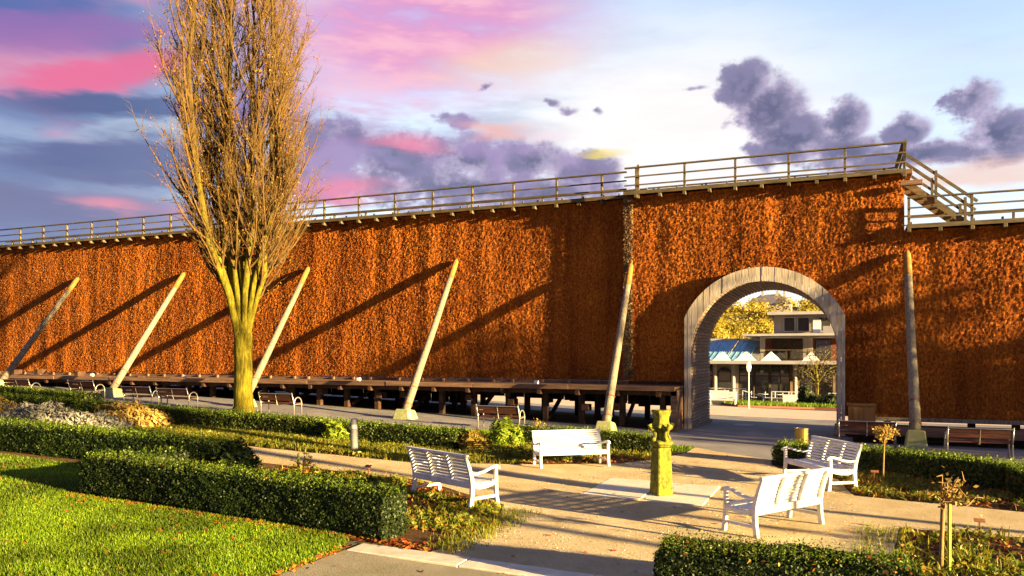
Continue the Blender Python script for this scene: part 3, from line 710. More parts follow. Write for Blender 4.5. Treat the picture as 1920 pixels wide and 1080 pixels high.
strut(-22.0, TY, 6.6, .1, 'leaning strut whose foot hides behind the bare tree trunk', .38, .72)
strut(-29.4, TY, 6.65, .1, 'leaning strut left of the bare tree, between two steel framed benches', .42, .8)
strut(-36.7, TY, 6.7, .1, 'leftmost leaning strut at the edge of the view', .42, .8)

# ================================================================== THINGS
def copy_tree(o, parent=None):
    c = o.copy(); COL.objects.link(c); c.parent = parent
    for ch in list(o.children): copy_tree(ch, c)
    return c
def place(proto, first, loc, rz, label, group=None):
    o = proto if first else copy_tree(proto)
    o.location = loc; o.rotation_euler = (0, 0, rz); o['label'] = label
    if group: o['group'] = group
    return o

# ---- white park benches
def white_bench(L=1.72):
    t = thing('park_bench', 'white slatted park bench', 'bench', (0, 0, 0))
    hx = L/2-.035
    back = [(-.30, 0), (-.275, .2), (-.262, .38), (-.285, .52), (-.34, .70), (-.42, .90)]
    for s in (-1, 1):
        MB().strip([(s*hx, y, z) for y, z in back], .06, [.085, .072, .085, .075, .065, .05]).build('rear_leg', 'white_paint', t, .008)
        MB().strip([(s*hx, y, z) for y, z in ((.31, 0), (.285, .2), (.27, .42), (.275, .64))], .06, [.075, .062, .072, .055]).build('front_leg', 'white_paint', t, .008)
        MB().strip([(s*hx, y, z) for y, z in ((-.27, .40), (-.12, .345), (.05, .35), (.27, .40))], .05, [.08, .075, .075, .08]).build('side_rail', 'white_paint', t, .008)
        MB().bar((s*hx, -.27, .155), (s*hx, .28, .155), .04, .05).build('stretcher', 'white_paint', t, .006)
        MB().strip([(s*hx, y, z) for y, z in ((-.335, .60), (-.18, .575), (0, .60), (.15, .655), (.27, .675), (.335, .655), (.355, .615))], .065, [.035, .04, .04, .045, .045, .04, .03]).build('armrest', 'white_paint', t, .008)
    for x in (-L/6, L/6):
        MB().strip([(x, y-.004, z) for y, z in back[2:]], .055, .056).build('back_support', 'white_paint', t, .006)
        MB().strip([(x, y, z) for y, z in ((-.27, .385), (-.12, .335), (.05, .34), (.27, .39))], .05, .05).build('seat_bearer', 'white_paint', t, .006)
    MB().box(-L/2+.06, L/2-.06, -.315, -.285, .335, .445).build('back_rail', 'white_paint', t, .006)
    MB().box(-L/2+.06, L/2-.06, .26, .295, .335, .42).build('front_rail', 'white_paint', t, .006)
    for i in range(6):                                      # seat slats follow the dip of the side rail
        y = -.19+i*.088; z = .40+.30*(y-.02)**2+(.015 if i == 5 else 0)
        MB().bar((-L/2+.05, y, z), (L/2-.05, y, z), .07, .022).build('seat_slat', 'white_paint', t, .004)
    for i in range(8):
        z = .455+i*.0575; y = np.interp(z, [p[1] for p in back], [p[0] for p in back])+.038
        tl = math.atan2(np.interp(z+.02, [p[1] for p in back], [p[0] for p in back])-np.interp(z-.02, [p[1] for p in back], [p[0] for p in back]), .04)
        up = Vector((0, math.sin(tl), math.cos(tl)))
        MB().bar((-L/2+.05, y, z), (L/2-.05, y, z), .022, .044, up).build('back_slat', 'white_paint', t, .004)
    MB().bar((-L/2-.005, -.405, .905), (L/2+.005, -.405, .905), .075, .04).build('top_rail', 'white_paint', t, .008)
    return t
wb = white_bench()
g = 'white park benches around the stone pillar'
def face(dx, dy): return math.atan2(dy, dx)-math.pi/2        # +y of the bench looks along (dx, dy)
def bench_at(first, p0, p1, off, lab):
    """p0, p1: feet of one pair of legs; off: which pair (-.30 rear, .31 front)"""
    d = Vector((p1[0]-p0[0], p1[1]-p0[1])).normalized(); nrm = Vector((-d.y, d.x)); c = (Vector(p0)+Vector(p1))/2-nrm*off
    return place(wb, first, (c.x, c.y, G(c.x, c.y)+.016), math.atan2(d.y, d.x), lab, g)
bench_at(True, (-7.38, 12.62), (-5.82, 11.93), -.30, 'white park bench seen from behind on the left, facing the mossy pillar')
bench_at(False, (-1.22, 12.09), (-.28, 13.60), -.30, 'nearest white park bench, its sunlit cream back towards the viewer')
bench_at(False, (-.20, 16.72), (-1.25, 18.25), .31, 'white park bench in front of the right hedge, behind the nearest bench')
bench_at(False, (-5.05, 17.72), (-6.40, 16.72), .31, 'white park bench facing the viewer, in front of the low hedge').scale = (1, 1, .88)

# ---- steel and wood benches along the promenade, facing the wall
def steel_bench(L=1.5):
    t = thing('promenade_bench', 'dark wood bench with steel hoops', 'bench', (0, 0, 0))
    for s in (-1, 1):
        x = s*L/2
        pts = [(x, -.12, 0), (x, -.12, .40)]+[(x, .09-.21*math.cos(a), .42+.22*math.sin(a)) for a in np.linspace(.3, math.pi-.1, 8)]+[(x, .30, .40), (x, .30, 0)]
        MB().tube(pts, .022, 8).build('hoop', 'steel', t, smooth=True)
        MB().tube([(x, -.12, .36), (x, -.17, .55), (x, -.25, .82)], .02, 8).build('back_post', 'steel', t, smooth=True)
        MB().tube([(x, -.12, .38), (x, .30, .40)], .015, 6).build('seat_bracket', 'steel', t)
    for i in range(2):
        z = .58+i*.125; y = -.175-.036*i
        MB().bar((-L/2, y, z), (L/2, y, z), .03, .115, (0, -.28, .96)).build('back_board', 'bench_wood', t, .006)
    MB().bar((-L/2-.01, -.25, .775), (L/2+.01, -.25, .775), .045, .022).build('top_rail', 'steel', t, .004)
    for i in range(3):
        y = -.06+.14*i; MB().bar((-L/2, y, .40+.012*i), (L/2, y, .40+.012*i), .125, .035).build('seat_board', 'bench_wood', t, .006)
    MB().bar((0, -.12, .36), (0, .30, .38), .04, .03).build('middle_bracket', 'steel', t)
    MB().tube([(0, -.13, .37), (0, -.175, .56), (0, -.24, .77)], .014, 6).build('middle_post', 'steel', t)
    return t
sb = steel_bench(); g2 = 'steel framed benches facing the brushwood wall'
for i, (x0, x1, y, lab) in enumerate((
    (-31.7, -30.1, 21.4, 'steel framed bench at the left edge, beside the leftmost leaning strut'),
    (-29.5, -27.9, 22.6, 'steel framed bench half hidden by a hedge, just left of a strut footing'),
    (-25.35, -23.95, 21.75, 'left one of two adjoining steel framed benches left of the tree'),
    (-23.85, -22.35, 22.0, 'right one of two adjoining steel framed benches, next to the tree'),
    (-19.65, -18.1, 22.75, 'steel framed bench just right of the bare tree trunk'),
    (-11.15, -9.7, 23.5, 'steel framed bench alone between the two struts left of the arch'),
    (-.15, 1.45, 25.0, 'dark steel framed bench directly beside the right jamb of the arch'),
    (2.55, 4.1, 23.85, 'dark steel framed bench right of the rightmost strut'))):
    o = place(sb, i == 0, ((x0+x1)/2, y, G((x0+x1)/2, y)+.012), random.uniform(-.03, .03), lab, g2)

# ---- mossy pillar fountain on its slab
FX, FY = -3.22, 14.92
slab = thing('stone_slab', 'square pale stone slab under the mossy pillar', 'slab', (-3.4, 15.2, 0))
gs = lambda x, y: G(x, y)
for ix in range(2):
    for iy in range(2):
        x0 = -4.62+ix*1.16; y0 = 14.18+iy*1.07
        zt = gs(x0+.57, y0)+.026
        MB().box(x0, x0+1.148, y0, y0+1.058, zt-.08, zt+random.uniform(-.002, .004)).build('slab_stone', 'slab_stone', slab, .008)
fz = gs(FX, FY)+.026
pil = thing('stone_pillar', 'mossy carved stone pillar fountain with a crowned head on the slab', 'fountain', (FX, FY, fz))
def square_loft(prof, cx, cy, z0, rot, n=4, ch=.22):
    """stacked chamfered squares: prof = (half width, z, twist)"""
    m = MB(); vs = []; k = 8
    for hw, z in prof:
        c = hw*(1-ch)
        for (x, y) in ((hw, -c), (hw, c), (c, hw), (-c, hw), (-hw, c), (-hw, -c), (-c, -hw), (c, -hw)):
            X = x*math.cos(rot)-y*math.sin(rot); Y = x*math.sin(rot)+y*math.cos(rot); vs.append((cx+X, cy+Y, z0+z))
    fs = [tuple(range(k-1, -1, -1)), tuple((len(prof)-1)*k+i for i in range(k))]
    for i in range(len(prof)-1):
        for j in range(k): fs.append((i*k+j, i*k+(j+1) % k, (i+1)*k+(j+1) % k, (i+1)*k+j))
    return m.add(vs, fs)
RT = R(45)
def rough(o, amp, lev=3, round_=False):
    s = o.modifiers.new('sub', 'SUBSURF'); s.subdivision_type = 'CATMULL_CLARK' if round_ else 'SIMPLE'; s.levels = s.render_levels = lev
    tx = bpy.data.textures.new('lump', 'CLOUDS'); tx.noise_scale = .09
    d = o.modifiers.new('disp', 'DISPLACE'); d.texture = tx; d.strength = amp; d.mid_level = .5
rough(square_loft([(.172, 0), (.165, .06), (.155, .4), (.142, .80), (.136, .90)], FX, FY, fz, RT, ch=.12).build('shaft', 'moss_stone', pil), .014)
rough(square_loft([(.136, .90), (.15, .93), (.19, .965), (.205, 1.0), (.185, 1.025), (.12, 1.05), (.082, 1.10), (.078, 1.17), (.10, 1.24), (.15, 1.275)], FX, FY, fz, RT, ch=.3).build('neck', 'moss_stone', pil, smooth=True), .014, 3, True)
rough(square_loft([(.15, 1.275), (.172, 1.30), (.165, 1.335), (.122, 1.36), (.112, 1.44), (.122, 1.52), (.145, 1.58), (.155, 1.615), (.135, 1.63), (.09, 1.60), (.04, 1.585)], FX, FY, fz, RT, ch=.10).build('crown', 'moss_stone', pil, smooth=True), .014, 3, True)
for k in range(4):
    a = RT+k*math.pi/2; dx, dy = math.cos(a), math.sin(a); ex, ey = -dy, dx
    sp_ = MB().tube([(FX+dx*.14, FY+dy*.14, fz+1.0), (FX+dx*.175, FY+dy*.175, fz+1.06), (FX+dx*.135, FY+dy*.135, fz+1.15), (FX+dx*.15, FY+dy*.15, fz+1.24), (FX+dx*.23, FY+dy*.23, fz+1.29), (FX+dx*.27, FY+dy*.27, fz+1.335), (FX+dx*.22, FY+dy*.22, fz+1.36)], [.05, .048, .036, .042, .046, .036, .018], 8)
    rough(sp_.build('carved_scroll', 'moss_stone', pil, smooth=True), .014, 2)

# ---- bollard, bin, plant markers
bz = G(-11.27, 16.4)
b = thing('bollard', 'slim grey bollard light beside the gravel path', 'bollard', (-11.27, 16.4, bz))
MB().lathe([(.095, 0), (.095, .62)], (-11.27, 16.4, bz), 18).build('post', 'bollard_grey', b, smooth=False)
MB().lathe([(.088, 0), (.088, .10)], (-11.27, 16.4, bz+.62), 18).build('lens', 'lamp_white', b)
MB().lathe([(.095, 0), (.095, .12), (.06, .15)], (-11.27, 16.4, bz+.72), 18).build('cap', 'bollard_grey', b)
b = thing('litter_bin', 'round brass coloured litter bin behind the right hedge', 'bin', (-1.1, 24.2, 0))
MB().lathe([(.19, 0), (.19, .52), (.2, .53), (.2, .57), (.18, .57), (.17, .5), (.02, .45)], (-1.1, 24.2, .01), 22).build('drum', 'brass', b, smooth=False)
MB().lathe([(.203, .40), (.203, .43)], (-1.1, 24.2, .01), 22).build('band', 'brass', b)
for x, y, lab in ((-8.93, 13.5, 'rusty plant marker in the bed left of the left bench'), (1.89, 13.5, 'rusty plant marker beside the path at the right edge'), (.62, 18.15, 'rusty plant marker at the foot of the yellow standard rose')):
    z = G(x, y); o = thing('plant_marker', lab, 'sign', (x, y, z), 'rusty plant markers in the beds')
    MB().bar((x, y, z), (x, y, z+.27), .022, .014).build('stem', 'rust', o)
    MB().bar((x-.075, y-.02, z+.275), (x+.075, y-.02, z+.275), .085, .014, (0, -.4, .9)).build('plate', 'rust', o, .003)
mh = MB().lathe([(.36, 0), (.36, .012), (.31, .014), (.30, .008)], (-3.55, 31.5, G(-3.55, 31.5)+.011), 26).build('manhole_cover', 'slab_grey'); tag(mh, 'round manhole cover in the asphalt beneath the arch', 'manhole')

# ---- hedges
def hedge(path, w, h, label, dens=900, size=.042, mat='yew', shoots=60):
    """path: centre line on the ground; a clipped box of leaves with an uneven skin"""
    P = [Vector(p) for p in path]; c0 = P[0]; z0 = G(*c0)
    t = thing('hedge', label, 'hedge', (c0.x, c0.y, z0), 'clipped hedges of the garden')
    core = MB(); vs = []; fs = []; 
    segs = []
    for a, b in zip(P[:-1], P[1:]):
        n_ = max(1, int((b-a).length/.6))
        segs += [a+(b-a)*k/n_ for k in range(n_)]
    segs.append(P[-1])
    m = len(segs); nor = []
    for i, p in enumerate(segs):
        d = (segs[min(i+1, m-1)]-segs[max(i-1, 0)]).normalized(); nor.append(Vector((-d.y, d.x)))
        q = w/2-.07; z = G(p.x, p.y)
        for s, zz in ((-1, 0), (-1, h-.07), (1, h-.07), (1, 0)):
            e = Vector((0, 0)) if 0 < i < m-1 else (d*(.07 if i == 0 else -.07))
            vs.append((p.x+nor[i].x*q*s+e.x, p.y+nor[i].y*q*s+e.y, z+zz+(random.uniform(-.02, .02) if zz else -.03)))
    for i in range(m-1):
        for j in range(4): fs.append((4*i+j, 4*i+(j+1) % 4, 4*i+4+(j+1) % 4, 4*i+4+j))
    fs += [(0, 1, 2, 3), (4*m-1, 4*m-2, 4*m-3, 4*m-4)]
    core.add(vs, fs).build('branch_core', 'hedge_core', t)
    # leaves on the skin
    L = np.array([(segs[i+1]-segs[i]).length for i in range(m-1)]); cum = np.r_[0, np.cumsum(L)]; tot = cum[-1]
    S = np.array([[p.x, p.y] for p in segs]); Nn = np.array([[p.x, p.y] for p in nor])
    def along(u):
        i = np.clip(np.searchsorted(cum, u, 'right')-1, 0, m-2); f = ((u-cum[i])/L[i])[:, None]
        return S[i]*(1-f)+S[i+1]*f, unit(Nn[i]*(1-f)+Nn[i+1]*f)
    pts = []; nrm = []; jt = []
    ph = RNG.uniform(0, 6.28, 6)
    lump = lambda u, v: .014*np.sin(u*2.3+v*2+ph[0])+.012*np.sin(u*5.9+ph[1]+v*5)*np.sin(u*1.3+ph[2])+.012*np.sin(u*13+v*9+ph[3])*np.sin(u*3.1+v*17+ph[4])
    for kind, area in (('top', tot*w), ('l', tot*h), ('r', tot*h), ('e0', w*h), ('e1', w*h)):
        k = int(area*dens)
        if kind == 'top':
            u = RNG.uniform(0, tot, k); v = RNG.uniform(-.5, .5, k); p, nn = along(u)
            xy = p+nn*(v*w)[:, None]; z = h+1.6*lump(u, v)-.25*np.maximum(np.abs(v)-.38, 0)*w+RNG.normal(0, .022, k); N = np.tile([0, 0, 1.], (k, 1))
        elif kind in 'lr':
            s = 1 if kind == 'l' else -1
            u = RNG.uniform(0, tot, k); z = RNG.uniform(0, 1, k)*h; p, nn = along(u)
            xy = p+nn*(s*(w/2+lump(u, z)-.03*(z < .1)+RNG.normal(0, .012, k)))[:, None]; N = np.c_[nn*s, np.full(k, .05)]
        else:
            u = np.full(k, 0. if kind == 'e0' else tot); p, nn = along(u); v = RNG.uniform(-.5, .5, k); z = RNG.uniform(0, 1, k)*h
            dd = np.c_[nn[:, 1], -nn[:, 0]]*(-1 if kind == 'e0' else 1)
            xy = p+nn*(v*w)[:, None]+dd*(lump(v*3, z)+RNG.normal(0, .012, k))[:, None]; N = np.c_[dd, np.full(k, .25)]
        pts.append(np.c_[xy, Gv(xy)+z]); nrm.append(N+RNG.normal(0, .95 if kind == 'top' else .42, N.shape))
    P_, N_ = np.concatenate(pts), np.concatenate(nrm)
    A = leaves(P_, N_, size, .12)
    # young shoots rising out of the top, grazing sun put into their yellower colour
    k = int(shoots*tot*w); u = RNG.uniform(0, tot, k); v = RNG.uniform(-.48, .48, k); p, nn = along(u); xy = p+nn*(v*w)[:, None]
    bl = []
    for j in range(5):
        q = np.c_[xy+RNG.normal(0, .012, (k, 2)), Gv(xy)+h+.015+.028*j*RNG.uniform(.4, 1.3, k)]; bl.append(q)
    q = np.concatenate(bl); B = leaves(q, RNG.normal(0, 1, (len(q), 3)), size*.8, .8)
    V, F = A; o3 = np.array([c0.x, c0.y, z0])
    sh = link('sunlit_shoots', npmesh('sunlit_shoots', B[0]-o3, B[1], 'shoot'), t, tuple(o3)); sh['kind'] = 'stuff'
    f = link('foliage', npmesh('foliage', V-o3, F, mat), t, tuple(o3)); f['kind'] = 'stuff'
    return t
hedge([(-12.2, 9.85), (-6.0, 9.75)], .66, .62, 'dark clipped hedge in the foreground along the lawn', 6000, .023, shoots=320)
hedge([(-24, 12.15), (-11.75, 12.6)], .75, .60, 'long dark hedge behind the lawn on the left', 3200, .027, shoots=220)
hedge([(-12.55, 10.2), (-12.45, 11.9)], .6, .50, 'short hedge return joining the two dark hedges at the lawn', 2200, .034)
hedge([(-20.9, 18.3), (-9.35, 18.55)], .85, .44, 'long low hedge in front of the bare tree', 1500, .036, 'box_leaf', 150)
hedge([(-9.1, 20.6), (-7.0, 20.9), (-4.75, 21.05)], .7, .42, 'low hedge behind the white bench that faces the viewer', 1500, .036, 'box_leaf', 150)
hedge([(-1.5, 20.55), (.8, 20.15), (2.4, 19.2), (3.4, 18.4), (3.5, 16.9)], .85, .46, 'curving low hedge on the right behind the flower bed', 1900, .034, 'box_leaf', 180)
hedge([(-1.95, 9.05), (.7, 9.25)], .8, .53, 'dark hedge at the bottom right edge of the view', 7000, .020, shoots=380)
hedge([(-27.5, 18.1), (-21.6, 18.4)], .8, .46, 'low hedge at the far left behind the golden shrub', 1100, .042, 'box_leaf', 110)
hedge([(-38, 20.4), (-25.9, 20.7)], .8, .44, 'low hedge at the far left in front of the benches', 900, .042, 'box_leaf', 110)

# ---- low vegetation
def mound(name, label, c, rx, ry, h, n, size, mat, cat_, stems=True):
    z0 = G(*c); t = thing(name, label, cat_, (c[0], c[1], z0))
    u = RNG.normal(0, 1, (n, 3)); u = unit(u); u[:, 2] = np.abs(u[:, 2])
    r = RNG.uniform(.55, 1.05, n)**.6; lum = 1+.14*np.sin(u[:, 0]*9)+.12*np.sin(u[:, 1]*11+u[:, 2]*7)
    P = u*(r*lum)[:, None]*np.array([rx, ry, h])+np.array([0, 0, .02])
    V, F = leaves(P, u+[0, 0, .3], size, .6, 3.2)
    f = link('foliage', npmesh('foliage', V, F, mat), t, (c[0], c[1], z0)); f['kind'] = 'stuff'
    m = MB()
    for i in range(14):
        a = random.uniform(0, 6.28); m.tube([(c[0], c[1], z0), (c[0]+math.cos(a)*rx*.6, c[1]+math.sin(a)*ry*.6, z0+h*.8)], [.012, .005], 4)
    m.build('stems', 'twig', t)
    return t
mound('lavender_shrub', 'grey silvery lavender mound at the left edge behind the hedge', (-21.6, 15.6), 1.7, .8, .62, 5200, .05, 'silver', 'shrub')
mound('lavender_shrub', 'smaller silvery lavender mound beside the golden shrub', (-19.9, 16.0), 1.0, .6, .42, 2600, .05, 'silver', 'shrub')
mound('golden_shrub', 'golden feathery shrub in front of the low hedge on the left', (-20.1, 17.3), 1.25, .8, .62, 5200, .055, 'gold_shrub', 'shrub')
mound('golden_shrub', 'small golden shrub at the very left edge', (-26.6, 17.2), 1.0, .7, .55, 2200, .06, 'gold_shrub', 'shrub')
mound('leafy_shrub', 'bushy dark green shrub at the end of the long dark hedge', (-11.55, 12.55), .42, .42, .62, 2600, .05, 'yew', 'shrub')
mound('leafy_shrub', 'small green shrub left of the bench that faces the viewer', (-7.4, 17.7), .42, .3, .27, 1200, .035, 'bed_green', 'shrub')
mound('leafy_shrub', 'bright lime green plant at the gap between the low hedges', (-8.7, 19.9), .5, .4, .66, 1500, .06, 'lime', 'shrub')
mound('leafy_shrub', 'lime green plant growing over the long low hedge near the bollard', (-12.9, 17.9), .35, .3, .5, 700, .05, 'lime', 'shrub')
mound('leafy_shrub', 'mustard leaves standing in for sunlight on the end of the long low hedge', (-9.0, 18.6), .34, .5, .46, 1500, .045, 'bed_yellow', 'shrub')  # yellow leaves paint the sunlit end face of the hedge

def ground_cover(name, label, V, F, mat, c): 
    o = link(name, npmesh(name, V, F, mat)); tag(o, label, c, kind='stuff'); return o
# lawn grass: denser near the viewer
near = [(-12.6, 5.5), (-6.3, 5.5), (-6.25, 8.75), (-6.55, 9.45), (-12.5, 9.5)]
V, F = cat([blades(scatter(near, 95000), .055, .011, .6), blades(scatter([(-22, 6), (-12.5, 6), (-12.5, 11.7), (-22, 11.7)], 70000), .055, .014, .6)])
ground_cover('lawn_grass', 'short green lawn grass in the left foreground', V, F, 'grass_blade', 'grass')
V, F = blades(scatter([(-34, 18.9), (-9.3, 19.0), (-9.3, 21.3), (-4.0, 21.5), (-3.9, 22.6), (-7.5, 22.9), (-10, 22.8), (-15, 22.3), (-34, 22.15)], 70000), .075, .02, .6)
ground_cover('verge_grass', 'sunlit grass between the low hedges and the promenade', V, F, 'grass_blade', 'grass')
def flat_leaves(P, size, up=.01, jit=.35):
    n = len(P); return leaves(np.c_[P, Gv(P)+up+RNG.uniform(0, .02, n)], np.tile([0, 0, 1.], (n, 1)), size, jit, 1.5)
edge = np.c_[RNG.uniform(-12.4, -5.2, 1500), 9.42+RNG.normal(0, .10, 1500)]
V, F = cat([flat_leaves(np.c_[RNG.uniform(-1.9, .7, 170), 9.12+RNG.normal(0, .24, 170)], .035, .555, .6), flat_leaves(np.c_[RNG.uniform(-12, -6.1, 60), 9.8+RNG.normal(0, .15, 60)], .035, .64, .6), flat_leaves(scatter([(-5, 9.3), (.3, 9.6), (.4, 13.5), (0, 18), (-3, 21.5), (-5, 17), (-6, 15), (-5, 12)], 150), .04, .016), flat_leaves(scatter(near, 170), .045, .045), flat_leaves(edge, .05, .02), flat_leaves(scatter([(-20, 6), (-12.5, 6), (-12.5, 11.5), (-20, 11.5)], 90), .055, .05),
            flat_leaves(np.c_[-6.28+RNG.normal(0, .05, 300), RNG.uniform(5.5, 9, 300)], .045, .02), flat_leaves(scatter([(-6.2, 6), (3, 6), (3, 9), (-6.2, 9)], 50), .05, .015)])
ground_cover('fallen_leaves', 'red and orange fallen leaves on the lawn and along the hedge', V, F, 'lawn_leaf', 'leaves')
def bed(name, label, poly, nl, nt, nb, hgt, tmat, lmat='litter'):
    V, F = flat_leaves(scatter(poly, nl), .055, .012, .5)
    o = link(name, npmesh(name, V, F, lmat)); tag(o, 'brown leaf litter '+label, 'leaves', kind='stuff')
    # clumps of tufts, uneven
    C = scatter(poly, max(6, nt//14)); P = np.repeat(C, 14, 0)+RNG.normal(0, .22, (len(C)*14, 2)); P = P[inpoly(P, poly)]
    sc_ = np.repeat(RNG.uniform(.5, 1.3, len(C)), 14)[:len(P)]
    V1, F1 = blades(P[::2], hgt*.9, .02, .7, nb, .06)
    o = link('bed_plants', npmesh('bed_plants', V1, F1, tmat)); tag(o, 'wispy autumn stalks '+label, 'plants', kind='stuff')
    Q = np.repeat(P[1::2], 16, 0); k = len(Q); a = RNG.uniform(0, 6.28, k); rr = RNG.uniform(0, .13, k); zz = RNG.uniform(.01, hgt*.75, k)
    Q = Q+np.c_[np.cos(a), np.sin(a)]*rr[:, None]; N = np.c_[np.cos(a)*.6, np.sin(a)*.6, np.full(k, .8)]
    V2, F2 = leaves(np.c_[Q, Gv(Q)+zz], N, .045, .5, 1.8)
    o = link('bed_foliage', npmesh('bed_foliage', V2, F2, 'bed_green')); tag(o, 'low leafy greenery '+label, 'plants', kind='stuff')
bed('leaf_litter', 'in the bed left of the left bench', [(-12, 10.4), (-5.2, 10.3), (-5.0, 11.2), (-5.6, 12.5), (-8, 13.8), (-11.2, 13.85), (-11.2, 13.1), (-12, 13)], 4200, 1100, 6, .13, 'bed_green')
bed('leaf_litter', 'between the two dark hedges', [(-12, 10.4), (-11.3, 10.4), (-11.3, 12.2), (-12, 12.2)], 300, 260, 7, .3, 'bed_green')
bed('leaf_litter', 'in the bed along the long low hedge', [(-22, 15.85), (-9.4, 15.9), (-6.9, 17.2), (-5, 18.6), (-4.4, 19.6), (-4.1, 20.6), (-9, 20.2), (-9.2, 18.2), (-22, 17.9)], 5500, 2300, 6, .15, 'bed_green')
bed('leaf_litter', 'in the bed before the curving right hedge', [(.25, 16.55), (2.9, 16.0), (6, 15.95), (6, 17.6), (3, 18.2), (.8, 19.7), (-1.2, 20.0), (-.1, 18.7)], 4600, 900, 5, .15, 'bed_yellow')
bed('leaf_litter', 'in the bed at the bottom right', [(.85, 13.65), (6, 13.65), (6, 9.6), (.6, 9.6), (.65, 10.9)], 3000, 750, 6, .2, 'bed_green')
V, F = blades(scatter([(-18, 15.85), (-9.4, 15.9), (-7, 17.1), (-9.5, 17.9), (-18, 17.8)], 1700), .12, .02, .7, 6, .07)
o = ground_cover('bed_grass', 'yellow green grassy edging between path and long low hedge', V, F, 'bed_green', 'grass')
# gravel edge: grass creeping in
V, F = cat([blades(np.c_[-5.05+RNG.normal(0, .18, 500), RNG.uniform(9.4, 12.3, 500)], .09, .014, .7, 3, .05), blades(np.c_[RNG.uniform(.2, 1.0, 260), RNG.uniform(9.6, 13.6, 260)], .10, .014, .7, 3, .05)])
ground_cover('edge_grass', 'tufts of grass creeping onto the edge of the gravel', V, F, 'bed_green', 'grass')
n = 6000; P = scatter([(-5, 9.3), (.3, 9.6), (.4, 13.5), (0, 18), (-3, 21.5), (-5, 17), (-6, 15), (-5, 12)], n)
ground_cover('loose_stones', 'loose pebbles on the gravel square', *leaves(np.c_[P, Gv(P)+.018], np.tile([0, 0, 1.], (n, 1)), RNG.uniform(.006, .018, n), .6, 1.2), 'kerb_stone', 'gravel')

# ---- standard roses and young plants
def rose(label, x, y, h, head, n_tw, leafmat_, nl, stake=None, group='standard roses in the beds', r=.016):
    z = G(x, y); t = thing('standard_rose', label, 'rose', (x, y, z), group)
    top = Vector((x+.03, y, z+h))
    MB().tube([(x, y, z-.02), (x+.015, y, z+h*.5), top], [r*1.3, r, r*1.1], 7).build('stem', 'young_bark', t, smooth=True)
    m = MB(); tips = []
    for i in range(n_tw):
        a = random.uniform(0, 6.28); e = random.uniform(-.1, 1.1); L = head*random.uniform(.6, 1.2); d = Vector((math.cos(a)*math.cos(e), math.sin(a)*math.cos(e), math.sin(e)))
        p1 = top+d*L*.5+Vector((0, 0, random.uniform(-.03, .03))); p2 = top+d*L+Vector((random.uniform(-.05, .05), random.uniform(-.05, .05), random.uniform(-.02, .08)))
        m.tube([top, p1, p2], [r*.75, r*.5, r*.25], 5)
        for j in range(3):
            q = p1+(p2-p1)*random.random(); m.tube([q, q+Vector((random.uniform(-1, 1), random.uniform(-1, 1), random.uniform(-.2, 1)))*head*.35], [r*.35, r*.15], 4)
            tips.append(q)
        tips += [p1, p2]
    m.build('crown', 'young_bark', t)
    if nl:
        T = np.array([tuple(v) for v in tips]); k = RNG.integers(0, len(T), nl); P = T[k]+RNG.normal(0, head*.18, (nl, 3))
        V, F = leaves(P, RNG.normal(0, 1, (nl, 3)), .04, .8); o3 = np.array([x, y, z])
        f = link('leaves', npmesh('leaves', V-o3, F, leafmat_), t, (x, y, z)); f['kind'] = 'stuff'
    if stake: MB().tube([(x+stake[0], y+stake[1], z-.02), (x+stake[0], y+stake[1], z+stake[2])], .022, 8).build('stake', 'stake_green', t)
rose('standard rose with a dense yellow head in front of the curving hedge', .79, 18.4, .95, .24, 26, 'gold_shrub', 420)
rose('nearly leafless standard rose tied to a green stake at the bottom right', 1.13, 11.1, .93, .36, 11, 'gold_shrub', 70, (.10, .02, .98), r=.026)
rose('small bare standard rose in the bed left of the left bench', -9.62, 12.25, .40, .22, 12, 'bed_yellow', 50, (-.09, .0, .62), r=.014)
rose('small wispy young plant on the verge beside the lone steel bench', -8.75, 22.7, .18, .30, 12, 'gold_shrub', 160, group='young plants', r=.012)

